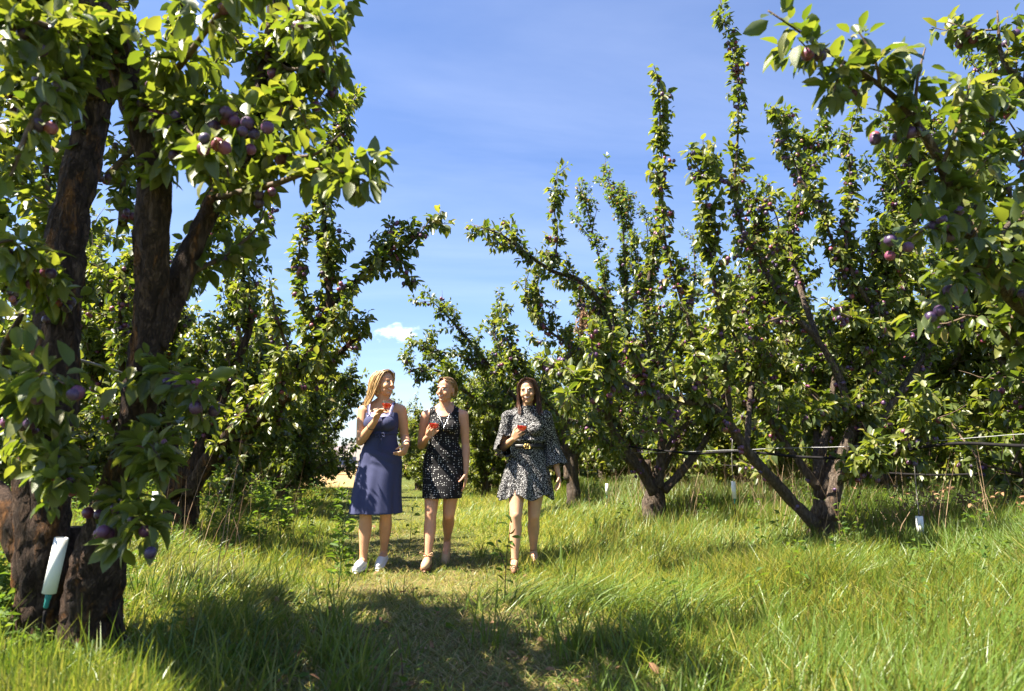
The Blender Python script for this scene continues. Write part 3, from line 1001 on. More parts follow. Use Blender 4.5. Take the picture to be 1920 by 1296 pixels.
exL2 = [px([(605, 640, 6.3, .02), (570, 560, 6.3, .014), (560, 480, 6.3, .008), (575, 400, 6.3, .004)]),
        px([(555, 690, 6.2, .02), (520, 600, 6.0, .014), (505, 520, 5.9, .004)]),
        px([(485, 755, 6.5, .02), (520, 720, 6.0, .012), (530, 660, 5.8, .004)]),
        px([(740, 480, 6.4, .01), (760, 500, 6.4, .006), (770, 535, 6.4, .003)]),
        px([(690, 505, 6.4, .012), (720, 450, 6.4, .006), (735, 410, 6.4, .003)]),
        px([(600, 700, 6.8, .012), (640, 720, 6.5, .008), (660, 700, 6.4, .004)]),
        px([(622, 290, 6.3, .01), (650, 250, 6.3, .006), (655, 215, 6.3, .003)])]
build_tree('plum_tree', 'second tree of the left row, long limbs slanting over the path behind the dark trunk', 'plum trees in the left row',
           bL2, tL2, limbsL2, scaffold(bL2, np.random.default_rng(5), 6, 2.6, .05, .6, .8, az0=1.7, arc=2.6), lod=1, n_leaf=260, n_plum=140, seed=8, bark='bark_dark', rough=0.25, seg=14,
           opts=dict(twigs=15, shoots=1.9, shoot_len=(.35, .9), plums=2.4, size=.092), limb_opts={5: dict(shoots=0.5, twigs=14, bare=.05, size=.10, twig_len=(.1, .3)), 0: dict(shoots=1.2, bare=.12, twig_len=(.1, .4)), 1: dict(shoots=1.4, bare=.14), 2: dict(bare=.14), 3: dict(bare=.14)}, extra=exL2)

# ---- the tree on the right with the clear forked trunk
bR1 = ground_pt(3.12, 7.1)
tR1 = np.array([[*(bR1 + (0, 0, -.05)), .17], [bR1[0] + .0, bR1[1], .12, .15], [bR1[0] + .02, bR1[1], .32, .125], [bR1[0] + .05, bR1[1], .5, .10]])
limbsR1 = [l * np.array((1, 1, 1, .74)) for l in [
    px([(1530, 985, 6.9, .085), (1490, 945, 6.85, .075), (1440, 890, 6.7, .068), (1400, 845, 6.6, .064), (1370, 800, 6.5, .06), (1338, 765, 6.4, .052), (1280, 752, 6.2, .042), (1210, 735, 6.0, .032), (1140, 705, 5.7, .024), (1090, 725, 5.5, .014), (1052, 765, 5.4, .004)]),
    px([(1555, 975, 6.9, .10), (1568, 905, 6.9, .09), (1590, 830, 6.9, .078), (1612, 760, 6.9, .072), (1625, 690, 6.9, .066), (1632, 610, 6.9, .06), (1648, 550, 6.9, .05), (1690, 480, 6.8, .04), (1720, 400, 6.8, .03), (1735, 300, 6.7, .02), (1745, 200, 6.7, .008)]),
    px([(1600, 790, 6.9, .055), (1570, 700, 6.9, .05), (1535, 640, 6.9, .046), (1490, 590, 6.9, .042), (1430, 500, 6.9, .036), (1392, 430, 6.9, .03), (1378, 350, 6.9, .022), (1384, 240, 6.9, .016), (1383, 130, 6.9, .01), (1362, 50, 6.9, .005), (1350, 0, 6.9, .003)]),
    px([(1580, 860, 6.9, .06), (1660, 770, 7.0, .05), (1720, 690, 7.0, .045), (1770, 600, 7.0, .04), (1800, 500, 7.0, .03), (1830, 380, 7.0, .022), (1850, 250, 7.0, .012), (1860, 120, 7.0, .005)]),
    px([(1640, 580, 6.9, .035), (1600, 520, 6.8, .03), (1585, 440, 6.8, .024), (1595, 340, 6.8, .016), (1590, 270, 6.8, .01), (1612, 185, 6.8, .004)]),
    px([(1600, 560, 6.9, .03), (1570, 480, 6.8, .024), (1540, 400, 6.8, .018), (1500, 330, 6.8, .013), (1475, 260, 6.8, .009), (1455, 205, 6.8, .004)]),
    px([(1340, 765, 6.4, .035), (1310, 680, 6.5, .03), (1290, 600, 6.6, .026), (1265, 520, 6.7, .022), (1245, 440, 6.7, .016), (1242, 340, 6.7, .01), (1238, 232, 6.7, .003)]),
    px([(1370, 790, 6.5, .035), (1360, 690, 6.3, .03), (1350, 600, 6.2, .024), (1335, 500, 6.2, .018), (1325, 400, 6.2, .011), (1318, 260, 6.2, .003)]),
    px([(1575, 900, 6.9, .05), (1640, 870, 6.6, .04), (1680, 850, 6.2, .03), (1720, 800, 6.0, .02), (1740, 740, 5.9, .008)]),
    px([(1535, 640, 7.0, .04), (1500, 540, 7.3, .035), (1480, 440, 7.5, .028), (1500, 340, 7.6, .02), (1530, 260, 7.6, .01), (1545, 200, 7.6, .004)]),
    px([(1625, 690, 7.0, .045), (1660, 580, 7.4, .04), (1680, 460, 7.7, .03), (1670, 340, 7.8, .02), (1690, 240, 7.8, .008)]),
    px([(1400, 845, 6.7, .04), (1410, 720, 7.2, .036), (1440, 600, 7.6, .03), (1420, 480, 7.8, .02), (1430, 380, 7.9, .008)]),
    px([(1570, 910, 6.9, .04), (1590, 880, 6.5, .03), (1620, 870, 6.1, .02), (1660, 880, 5.9, .008)]),
]]
exR1 = [px([(1210, 735, 6.0, .016), (1200, 680, 5.9, .01), (1170, 640, 5.8, .004)]),
        px([(1280, 752, 6.2, .016), (1240, 800, 6.0, .01), (1190, 815, 5.9, .004)]),
        px([(1140, 705, 5.7, .014), (1110, 650, 5.6, .008), (1120, 600, 5.6, .003)]),
        px([(1080, 700, 6.0, .012), (1040, 680, 6.3, .007), (1000, 670, 6.5, .003)]),
        px([(1490, 590, 6.9, .016), (1450, 600, 6.6, .012), (1400, 620, 6.4, .004)]),
        px([(1430, 500, 6.9, .016), (1460, 430, 6.7, .01), (1440, 370, 6.7, .004)]),
        px([(1378, 350, 6.9, .014), (1350, 330, 6.8, .008), (1330, 290, 6.8, .003)]),
        px([(1632, 610, 6.9, .02), (1580, 590, 6.5, .014), (1540, 560, 6.3, .004)]),
        px([(1612, 760, 6.9, .02), (1560, 760, 6.4, .012), (1510, 780, 6.2, .004)])]
build_tree('plum_tree', 'plum tree with pale forked trunk and tall leafy upright shoots beside the path hose', 'plum trees in the right row',
           bR1, tR1, limbsR1, scaffold(bR1, np.random.default_rng(15), 6, 2.8, .05, .6, .7, az0=-.6, arc=3.4), lod=1, n_leaf=300, n_plum=260, seed=14, rough=0.22, seg=16,
           opts=dict(twigs=13, shoots=1.9, shoot_len=(.3, .85), plums=3.6, size=.096, twig_len=(.14, .5)),
           limb_opts={0: dict(bare=.42, shoots=2.0, shoot_len=(.25, .6), twig_len=(.08, .24)), 2: dict(shoots=.5, twig_len=(.06, .2), twigs=10), 4: dict(shoots=.4, twig_len=(.06, .22), bare=.1), 5: dict(shoots=.4, twig_len=(.06, .22), bare=.05),
                      6: dict(shoots=.8, twig_len=(.06, .22), bare=.1, twigs=12), 7: dict(shoots=1.0, twig_len=(.06, .24), bare=.1, twigs=12), 8: dict(bare=.4, shoots=.8), 12: dict(bare=.2, shoots=.3, twig_len=(.08, .2))},
           extra=exR1)

# ---- second tree of the right row
bR2 = ground_pt(1.97, 9.7)
tR2 = np.array([[*(bR2 + (0, 0, -.05)), .20], [bR2[0], bR2[1], .15, .165], [bR2[0] + .01, bR2[1], .4, .15], [bR2[0] + .02, bR2[1], .55, .12]])
limbsR2 = [l * np.array((1, 1, 1, .7)) for l in [
    px([(1225, 925, 9.4, .10), (1200, 880, 9.3, .085), (1165, 830, 9.2, .075), (1140, 780, 9.0, .065), (1150, 700, 8.7, .06), (1148, 635, 8.4, .055), (1125, 570, 8.2, .048), (1085, 525, 8.0, .04), (1035, 508, 7.8, .032), (980, 470, 7.6, .024), (940, 440, 7.5, .014), (898, 425, 7.4, .005)]),
    px([(1235, 915, 9.4, .09), (1240, 840, 9.4, .08), (1245, 760, 9.3, .07), (1230, 680, 9.3, .06), (1210, 600, 9.3, .045), (1220, 500, 9.3, .03), (1235, 420, 9.3, .012)]),
    px([(1245, 920, 9.4, .09), (1290, 870, 9.5, .075), (1340, 800, 9.6, .06), (1380, 720, 9.6, .05), (1400, 620, 9.6, .035), (1410, 520, 9.6, .02)]),
    px([(1035, 508, 7.8, .02), (1045, 450, 7.7, .014), (1040, 390, 7.7, .009), (1045, 322, 7.7, .003)]),
    px([(1215, 900, 9.4, .06), (1160, 850, 8.8, .05), (1100, 800, 8.4, .04), (1050, 780, 8.1, .03), (1000, 730, 7.9, .02), (960, 690, 7.8, .008)]),
    px([(1150, 700, 8.7, .04), (1090, 660, 8.4, .03), (1030, 620, 8.2, .022), (990, 570, 8.1, .015), (985, 520, 8.1, .006)]),
]]
build_tree('plum_tree', 'plum tree behind the third woman with a dark arched limb reaching left against the sky', 'plum trees in the right row',
           bR2, tR2, limbsR2, scaffold(bR2, np.random.default_rng(25), 6, 2.9, .05, .6, .7), lod=0, n_leaf=220, n_plum=200, seed=24, seg=12,
           opts=dict(twigs=15, shoots=2.0, shoot_len=(.35, .9), plums=3.2, size=.092, twig_len=(.14, .5)),
           limb_opts={0: dict(bare=.45, shoots=.9, shoot_len=(.2, .5), twig_len=(.08, .28)), 3: dict(bare=.02, shoots=0, twig_len=(.06, .2), twigs=13, plums=4)})

# ---- third tree of the right row, low crown stepping down towards the gap
bR3 = ground_pt(1.12, 12.8)
tR3 = np.array([[*(bR3 + (0, 0, -.05)), .16], [bR3[0], bR3[1], .2, .13], [bR3[0], bR3[1], .55, .11], [bR3[0] - .02, bR3[1], 1.0, .10]])
limbsR3 = [
    px([(1066, 900, 12.8, .09), (1062, 830, 12.8, .08), (1060, 770, 12.8, .07), (1075, 700, 12.8, .055), (1090, 610, 12.8, .035), (1085, 540, 12.8, .012)]),
    px([(1062, 860, 12.8, .06), (1010, 800, 12.3, .055), (960, 740, 11.9, .045), (920, 690, 11.6, .036), (880, 640, 11.4, .026), (845, 600, 11.2, .016), (808, 562, 11.0, .005)]),
    px([(1020, 800, 12.3, .05), (940, 770, 11.6, .04), (880, 740, 11.0, .03), (830, 700, 10.6, .02), (785, 690, 10.4, .012), (768, 700, 10.3, .004)]),
    px([(920, 690, 11.6, .03), (870, 670, 11.2, .022), (830, 660, 11.0, .014), (780, 640, 10.9, .005)]),
    px([(960, 740, 11.9, .03), (950, 680, 11.8, .025), (930, 640, 11.8, .018), (925, 600, 11.8, .006)]),
    px([(1060, 860, 12.8, .06), (1110, 800, 13, .05), (1150, 730, 13.1, .035), (1170, 660, 13.1, .02)]),
]
build_tree('plum_tree', 'small plum tree behind the women, crown stepping down towards the gap', 'plum trees in the right row',
           bR3, tR3, limbsR3, scaffold(bR3, np.random.default_rng(35), 4, 2.3, .05, .8, .8), lod=0, n_leaf=0, n_plum=40, seed=34, seg=9,
           opts=dict(twigs=15, shoots=1.8, shoot_len=(.3, .8), plums=.8, size=.1, k=5, twig_len=(.14, .5)), limb_opts={1: dict(bare=.3, shoots=.8, shoot_len=(.2, .5)), 3: dict(bare=.1, shoots=.3)})

# ---- tree just outside the frame on the right, whose limbs hang into it
bR0 = ground_pt(4.15, 3.9)
tR0 = np.array([[*(bR0 + (0, 0, -.05)), .2], [bR0[0], bR0[1], .2, .17], [bR0[0], bR0[1], .5, .15], [bR0[0], bR0[1], .7, .12]])
limbsR0 = [l * np.array((1, 1, 1, .72)) for l in [
    px([(2380, 900, 3.9, .10), (2200, 760, 3.7, .08), (2020, 640, 3.4, .065), (1900, 560, 3.1, .05), (1845, 490, 2.9, .042), (1800, 400, 2.75, .034), (1765, 310, 2.65, .026), (1715, 225, 2.55, .019), (1650, 160, 2.5, .014), (1580, 115, 2.45, .01), (1500, 60, 2.4, .007), (1440, 20, 2.4, .003)]),
    px([(2380, 800, 3.9, .09), (2240, 560, 3.8, .075), (2100, 380, 3.7, .06), (2000, 260, 3.6, .045), (1930, 170, 3.5, .03), (1880, 110, 3.4, .018), (1870, 20, 3.4, .006)]),
    px([(2100, 380, 3.7, .04), (2000, 380, 3.4, .03), (1920, 400, 3.1, .02), (1880, 440, 2.9, .012), (1890, 500, 2.8, .004)]),
    px([(2020, 640, 3.4, .04), (1960, 660, 3.3, .03), (1900, 640, 3.3, .02), (1850, 600, 3.3, .01), (1800, 590, 3.3, .004)]),
]]
exR0 = [px([(1765, 310, 2.65, .012), (1800, 230, 2.6, .008), (1820, 150, 2.6, .003)]),
        px([(1715, 225, 2.55, .01), (1720, 150, 2.5, .006), (1735, 90, 2.5, .003)]),
        px([(1800, 400, 2.75, .012), (1750, 420, 2.65, .008), (1700, 450, 2.6, .003)]),
        px([(1845, 490, 2.9, .012), (1800, 520, 2.8, .008), (1760, 560, 2.75, .003)]),
        px([(1580, 115, 2.45, .008), (1570, 150, 2.42, .005), (1560, 180, 2.4, .003)]),
        px([(1650, 160, 2.5, .008), (1640, 110, 2.45, .005), (1610, 60, 2.45, .003)]),
        px([(1930, 170, 3.5, .012), (1860, 200, 3.3, .01), (1810, 190, 3.2, .006), (1790, 260, 3.2, .003)]),
        px([(2000, 260, 3.6, .012), (1920, 270, 3.3, .01), (1860, 290, 3.2, .006), (1820, 340, 3.1, .003)])]
build_tree('plum_tree', 'near plum tree at the right edge, large leaves on a branch arching across the sky', 'plum trees in the right row',
           bR0, tR0, limbsR0, [], lod=2, n_leaf=300, n_plum=70, seed=44, seg=14,
           opts=dict(twigs=8, shoots=1.0, shoot_len=(.25, .6), dens=24, k=4, size=.09, bare=.2, twig_len=(.12, .4), plums=1.0),
           limb_opts={0: dict(bare=.3, shoots=.4, twigs=8, twig_len=(.08, .26))}, extra=exR0)
# ---- slender pale tree behind the second right tree, shoots with reddish tips
bS = ground_pt(2.3, 11.9)
tS = np.array([[*(bS + (0, 0, -.05)), .12], [bS[0], bS[1], .4, .10], [bS[0], bS[1], .9, .085]])
limbsS = [px([(1195, 870, 11.9, .07), (1185, 760, 11.9, .06), (1178, 640, 11.9, .045), (1172, 520, 11.9, .03), (1168, 430, 11.9, .014), (1165, 352, 11.9, .003)]),
          px([(1190, 800, 11.9, .05), (1165, 680, 11.8, .04), (1140, 560, 11.7, .025), (1120, 470, 11.7, .014), (1105, 410, 11.7, .008), (1088, 352, 11.7, .003)]),
          px([(1190, 780, 11.9, .05), (1220, 660, 11.9, .035), (1222, 540, 11.9, .022), (1215, 450, 11.9, .012), (1210, 400, 11.9, .004)]),
          px([(1178, 640, 11.9, .02), (1190, 540, 11.9, .015), (1188, 450, 11.9, .008), (1150, 370, 11.9, .003)]),
          px([(1185, 740, 11.9, .04), (1260, 640, 12.1, .03), (1300, 540, 12.2, .02), (1300, 440, 12.2, .006)])]
build_tree('slender_tree', 'slender pale green tree with thin upright shoots and reddish tips behind the plum trees', None,
           bS, tS, limbsS, [], lod=1, seed=51, seg=8, leaf='pear_leaf', bark='bark',
           opts=dict(twigs=11, shoots=2.6, shoot_len=(.3, .9), dens=26, k=5, size=.08, plums=0, bare=.2, droop=.3, twig_len=(.1, .35), shape=.55))

# ---- far trees: three grown once, then copied
def proto_tree(label, group, loc, seed, n=5, length=2.7, lod=0, size=.1, dens=16, k=4, plums=.5, up=.35, lean=.75):
    rng = np.random.default_rng(seed)
    b = np.array(loc, float)
    t = np.array([[b[0], b[1], b[2] - .05, .17], [b[0], b[1], b[2] + .3, .14], [b[0] + .03, b[1], b[2] + .7, .11]])
    return build_tree('plum_tree', label, group, b, t, scaffold(b, rng, n, length, .06, .6, lean, up=up) + scaffold(b, rng, 4, 1.5, .03, .35, 2.2, up=.12), [], lod=lod, seed=seed, seg=8, branch_parts=False,
                      opts=dict(twigs=19, shoots=3.0, shoot_len=(.35, 1.0), dens=dens, k=k, size=size, plums=plums, bare=.12, twig_len=(.2, .6)))


far_spots = []
RROW = 'plum tree far along the right row behind the women, crown merging with others'
L2ROW = 'plum tree in the first row beyond the left row, seen between its trunks'
R2ROW = 'plum tree in the first row beyond the right row, seen through its branches'
R3ROW = 'plum tree deep among the rows beyond the right row, mostly hidden'
L3ROW = 'plum tree deep among the rows beyond the left row, mostly hidden'
gL3, gR3 = 'trees deep beyond the left row', 'trees deep beyond the right row'
gL, gR, gL2, gR2 = 'far trees of the left row', 'far trees of the right row', 'trees in the rows beyond the left row', 'trees in the rows beyond the right row'
for xx, y, sc_ in ((-4.3, 10.4, 1.12), (-4.5, 13.6, 1.2), (-5.35, 17.0, 1.3), (-6.4, 20.5, 1.35)):
    far_spots.append((xx, y, 'plum tree of the left row, %s from the camera, crown merging with its neighbours' % {10.4: 'third', 13.6: 'fourth', 17.0: 'fifth', 20.5: 'sixth'}[y], gL, sc_))
for xx, y, sc_ in ((-1.75, 17.2, .72), (-2.75, 20.5, .78), (-.6, 16.2, .8)):
    far_spots.append((xx, y, RROW, gR, sc_))
for y in (15.9, 18.9):
    far_spots.append((float(row_r(y)) + .1, y, RROW, gR, .95))
for k, y in enumerate((4.4, 7.6, 10.9, 14.2, 17.5, 20.6)):
    far_spots.append((float(row_l(y)) - 4.6 + .2 * math.sin(k), y, L2ROW, gL2, 1.42))
for k, y in enumerate((6.5, 10.0, 13.4, 16.8, 20.2)):
    far_spots.append((float(row_l(y)) - 9.2 + .2 * math.sin(k * 2), y, L3ROW, gL3, 1.25))
for k, y in enumerate((15.0, 19.0)):
    far_spots.append((float(row_l(y)) - 13.8, y, L3ROW, gL3, 1.15))
for k, y in enumerate((5.2, 8.4, 11.6, 14.8, 18.0, 21.2)):
    far_spots.append((float(row_r(y)) + 4.3 + .2 * math.sin(k), y, R2ROW, gR2, 1.42))
for k, y in enumerate((7.2, 10.6, 14.0, 17.4, 20.8)):
    far_spots.append((float(row_r(y)) + 9.0 + .2 * math.cos(k), y, R3ROW, gR3, 1.3))
for k, y in enumerate((9.5, 13.0, 16.5)):
    far_spots.append((float(row_r(y)) + 13.5, y, R3ROW, gR3, 1.15))
for k, y in enumerate((22.5, 25.5, 29.0, 33.0)):
    for j, xx in enumerate((-.02 * y, 3.6 - .05 * y, 7.8, 12.4, 17.0)):
        far_spots.append((xx + .5 * math.sin(k * 3 + j), y + .6 * math.cos(j * 2), R3ROW, gR3, 1.15))
    for j in range(3):
        far_spots.append((-.44 * y - 2.2 - 4.6 * j, y, L3ROW, gL3, 1.15))
protos = []
far_rng = random.Random(4)
far_spots = [q for q in far_spots if -0.98 < q[0] / q[1] < 0.98]
for i, (x, y, lb, gr, sc) in enumerate(far_spots):
    z = float(gz(x, y))
    if i < 4:
        t = proto_tree(lb, gr, (x, y, z), 60 + i, lod=1 if i == 0 else 0, n=7 + i % 2, size=.11 if i == 0 else .125, dens=24 if i == 0 else 20, lean=.6 + .12 * (i % 3))
        protos.append(t)
    else:
        t = copy_tree(protos[far_rng.choice((0, 1, 2, 3))])
        t.location = (x, y, z)
        t.rotation_euler = (0, 0, far_rng.uniform(0, 6.28))
        s = sc * far_rng.uniform(.92, 1.08)
        t.scale = (s, s, s)
        tag(t, lb, None, gr)

# ------------------------------------------------------------------ grass
def blades(name, x, y, length, width, lean_dir, lean, lv, segs, kind='stuff', zoff=-0.01, mat='grass', parent=None):
    n = len(x)
    z = gz(x, y) + zoff
    az = RNG.uniform(0, math.pi, n)
    side = np.stack([np.cos(az), np.sin(az), np.zeros(n)], -1)
    ld = np.stack([np.cos(lean_dir), np.sin(lean_dir), np.zeros(n)], -1)
    base = np.stack([x, y, z], -1)
    t = np.linspace(0, 1, segs + 1)
    prof = np.array([1.0, 0.95, 0.62, 0.0]) if segs == 3 else (np.array([1, .75, 0]) if segs == 2 else np.array([1.0, 0.0]))
    ang = lean[:, None] * (0.25 + 1.05 * t[None] ** 1.1)           # bends more towards the tip
    st = length[:, None] / segs
    dz, dh = np.cos(ang) * st, np.sin(ang) * st
    cz = np.concatenate([np.zeros((n, 1)), np.cumsum(dz[:, 1:], 1)], 1)
    ch = np.concatenate([np.zeros((n, 1)), np.cumsum(dh[:, 1:], 1)], 1)
    cen = base[:, None] + ld[:, None] * ch[:, :, None] + np.array((0, 0, 1.0)) * np.maximum(cz, -z[:, None] * 0 - 0.01 + 0 * cz)[:, :, None]
    hw = (width[:, None] * prof[None] / 2)[:, :, None] * side[:, None]
    vs_, faces, nv = [], [], 0
    V = np.empty((n, 2 * segs + 1, 3))
    for k in range(segs):
        V[:, 2 * k] = cen[:, k] - hw[:, k]
        V[:, 2 * k + 1] = cen[:, k] + hw[:, k]
    V[:, 2 * segs] = cen[:, segs]
    fs = [(2 * k, 2 * k + 1, 2 * k + 3, 2 * k + 2) for k in range(segs - 1)] + [(2 * segs - 2, 2 * segs - 1, 2 * segs)]
    flat = np.array([i for f in fs for i in f]); nv = 2 * segs + 1
    stt = np.cumsum([0] + [len(f) for f in fs])[:-1]
    loops = (flat[None] + (np.arange(n) * nv)[:, None]).ravel()
    starts = (stt[None] + (np.arange(n) * len(flat))[:, None]).ravel()
    me = fast_mesh(name, V.reshape(-1, 3), loops, starts, [M[mat]], {'lv': np.repeat(np.clip(lv, 0, 1), nv)})
    o = link(name, me, parent)
    tag(o, kind=kind)
    return o


def scatter(n, y0, y1, margin=1.15):
    """n points seen by the camera between two depths, denser where they are nearer."""
    u = RNG.random(n)
    yy = 1.0 / (1.0 / y0 + u * (1.0 / y1 - 1.0 / y0))
    xx = (RNG.random(n) * 2 - 1) * yy * 0.75 * margin
    return xx, yy


def grass_props(x, y, rng):
    d = np.abs(x - path_x(y))
    right = x > path_x(y)
    mid = smoothstep(0.45, 1.25, d)
    tall = smoothstep(1.5, 2.7, d)
    c = noise2(x, y, 1.1, 21) * 0.5 + noise2(x, y, 2.7, 22) * 0.5
    L = 0.075 + 0.06 * rng.random(len(x)) + mid * (0.11 + 0.10 * rng.random(len(x))) + tall * (0.06 + 0.16 * rng.random(len(x))) * np.where(right, .7, 1.0)
    L = L * (1 + 0.75 * c)
    back = smoothstep(-.35, .45, x - row_r(y)) * (y > 4.5)
    L = L + back * (.14 + .22 * rng.random(len(x)))
    # tufts of coarse dark grass
    tf = smoothstep(0.34, 0.55, noise2(x, y, 1.6, 31))
    L = L + tf * 0.13 * (0.35 + 0.65 * mid) * rng.random(len(x))
    L = L * (1 - .6 * np.exp(-(np.hypot(x - bL1[0] - .25, y - bL1[1] + .3) / .6) ** 2))
    for bx, by, br in ((bR1[0], bR1[1] - .35, .9), (bR2[0], bR2[1] - .4, .9)):
        L = L * (1 - .55 * np.exp(-(np.hypot(x - bx, y - by) / br) ** 2))
    near = 1 - smoothstep(2.6, 4.2, y)
    L = L * (1 + 0.25 * near * mid) * 0.78
    ldir = 2.2 * noise2(x, y, 0.42, 41) + 1.4 * noise2(x, y, 1.9, 42) - 0.5 + rng.normal(size=len(x)) * 1.15
    lean = np.clip(0.85 + 0.5 * noise2(x, y, 0.8, 43) + 0.3 * right * mid + rng.normal(size=len(x)) * 0.42, 0.05, 1.5)
    lean = lean * (1 - 0.3 * tall) * (1 - .45 * back) + (1 - mid) * 0.35
    st = straw_amt(x, y) * 0.85 + 0.10 + 0.10 * tall
    is_straw = rng.random(len(x)) < st
    green = np.clip(0.67 - .20 * back + 0.34 * noise2(x, y, 0.7, 51) + 0.15 * noise2(x, y, 3.0, 52) - 0.20 * tf + 0.12 * right * mid + rng.normal(size=len(x)) * 0.27, 0.0, 0.79)
    lv = np.where(is_straw, rng.uniform(0.83, 1.0, len(x)), green)
    L = np.where(is_straw, L * 0.8, L)
    lean = np.where(is_straw & (rng.random(len(x)) < .7), lean + 0.4, lean)
    return L, ldir, lean, lv, d


for (n, y0, y1, segs, w0, w1) in ((66000, 1.9, 4.6, 3, .0042, .0092), (78000, 4.6, 8.5, 2, .0055, .0105), (70000, 8.5, 15, 2, .008, .014), (42000, 15, 24, 1, .015, .028)):
    x, y = scatter(n, y0, y1)
    L, ld, ln, lv, d = grass_props(x, y, RNG)
    fm = field_mask(x, y)
    keep = RNG.random(n) > fm * 0.9
    bare = smoothstep(0.25, 0.7, straw_amt(x, y)) * 0.45
    keep &= RNG.random(n) > bare
    for bx, by, br in ((bL1[0], bL1[1], .23), (bL2[0], bL2[1], .18), (bR1[0], bR1[1], .14), (bR2[0], bR2[1], .16)):
        keep &= np.hypot(x - bx, y - by) > br
    w = RNG.uniform(w0, w1, n) * (0.8 + 0.5 * smoothstep(.1, .35, L))
    blades('grass', x[keep], y[keep], L[keep], w[keep], ld[keep], ln[keep], lv[keep], segs)

# dry thatch lying on the trodden strip
n = 16000
x, y = scatter(n, 2.2, 9.0)
x = path_x(y) + RNG.normal(size=n) * .55
blades('dry_thatch', x, y, RNG.uniform(.05, .16, n), RNG.uniform(.003, .006, n), RNG.uniform(-3.14, 3.14, n), RNG.uniform(1.2, 1.5, n), np.where(RNG.random(n) < .72, RNG.uniform(.83, 1.0, n), RNG.uniform(.4, .78, n)), 2, zoff=.012)

# coarse broad-bladed tufts near the camera and along the edges
tx, ty, tn = [], [], []
for _ in range(270):
    yy = 1.0 / (1 / 2.2 + RNG.random() * (1 / 8.5 - 1 / 2.2))
    xx = (RNG.random() * 2 - 1) * yy * 0.8
    dd = abs(xx - float(path_x(yy)))
    if dd < 0.4 and RNG.random() < .8:
        continue
    tx.append(xx); ty.append(yy)
tx, ty = np.array(tx), np.array(ty)
kk = 34
X = np.repeat(tx, kk) + RNG.normal(size=len(tx) * kk) * .05
Y = np.repeat(ty, kk) + RNG.normal(size=len(tx) * kk) * .05
ph = RNG.uniform(-math.pi, math.pi, len(X))
LL = np.repeat(RNG.uniform(.16, .38, len(tx)), kk) * RNG.uniform(.5, 1.1, len(X))
blades('grass_tufts', X, Y, LL, RNG.uniform(.005, .011, len(X)), ph, RNG.uniform(.15, 1.15, len(X)), np.clip(np.repeat(RNG.uniform(0, .5, len(tx)), kk) + RNG.normal(size=len(X)) * .08, 0, .8), 3)

# flattened swath of long grass across the path in front of the women
n = 620
u_ = RNG.random(n)
X = 0.0 + 1.1 * u_ + RNG.normal(size=n) * .16
Y = 4.45 - .25 * u_ + RNG.normal(size=n) * .15
blades('flattened_grass', X, Y, RNG.uniform(.25, .5, n), RNG.uniform(.004, .007, n), RNG.normal(size=n) * .45 - .12, RNG.uniform(1.1, 1.55, n), np.clip(RNG.normal(size=n) * .2 + .35, 0, .95), 3, zoff=.012)

# dry stems standing in the rows (right, mostly)
dx_, dy_ = [], []
while len(dx_) < 700:
    yy = RNG.uniform(6.2, 13)
    xx = float(row_r(yy)) + RNG.normal() * .6 + (1.3 if RNG.random() < .7 else .3)
    dx_.append(xx); dy_.append(yy)
for _ in range(120):
    yy = RNG.uniform(4, 12)
    dx_.append(float(row_l(yy)) + RNG.normal() * .6); dy_.append(yy)
dx_, dy_ = np.array(dx_), np.array(dy_)
nn = len(dx_)
blades('dry_stems', dx_, dy_, RNG.uniform(.5, 1.15, nn), RNG.uniform(.003, .0075, nn), RNG.uniform(-3.1, 3.1, nn), RNG.uniform(.02, .75, nn), RNG.uniform(.3, 1, nn), 3, mat='dead_leaf')

# low broad-leaved weeds between the grass
wq, wa = [], []
for _ in range(4000):
    yy = 1.0 / (1 / 2.6 + RNG.random() * (1 / 24 - 1 / 2.6))
    xx = (RNG.random() * 2 - 1) * yy * .82
    dd = abs(xx - float(path_x(yy)))
    if RNG.random() > (.05 + .95 * smoothstep(.8, 2.4, dd)) * (1 if xx < path_x(yy) else .04 + .3 * float(smoothstep(-.2, .5, xx - float(row_r(yy))))):
        continue
    h = RNG.uniform(.03, .10) + RNG.uniform(0, .5) * float(smoothstep(1.6, 2.8, dd)) * (1.3 if xx < 0 else 1)
    for k in range(1 + int(h / .07)):
        wq.append((xx + RNG.normal() * .02, yy + RNG.normal() * .02, float(gz(xx, yy)) + h * (k + 1) / (1 + int(h / .07))))
wq = np.array(wq)
wl_ = cluster_leaves(wq[RNG.permutation(len(wq))], np.tile((0, 0, 1.0), (len(wq), 1)), RNG, 4, .06, .2, 1.0, .42)
tag(link('undergrowth', leaves_mesh('undergrowth', wl_, 0, M['weed_leaf'])), kind='stuff')

# withered brown leaves under the right row
wq = []
for _ in range(420):
    yy = RNG.uniform(6.2, 9.5)
    yy = 7.6 + RNG.normal() * .5; xx = 5.05 + RNG.normal() * .42
    wq.append((xx, yy, float(gz(xx, yy)) + RNG.random() * .5 + .08))
wq = np.array(wq)
tag(link('withered_leaves', leaves_mesh('withered_leaves', cluster_leaves(wq, np.tile((0, 0, 1.0), (len(wq), 1)), RNG, 3, .06, .6, 1, .45), 1, M['dead_leaf'])), kind='stuff')
# fallen leaves on the grass
wq = []
for _ in range(500):
    yy = 1.0 / (1 / 2.6 + RNG.random() * (1 / 9 - 1 / 2.6)); xx = (RNG.random() * 2 - 1) * yy * .8
    wq.append((xx, yy, float(gz(xx, yy)) + .02 + .02 * RNG.random()))
wq = np.array(wq)
tag(link('fallen_leaves', leaves_mesh('fallen_leaves', cluster_leaves(wq, np.tile((0, 0, 1.0), (len(wq), 1)), RNG, 1, .055, .3, 1, .5), 1, M['dead_leaf'])), kind='stuff')


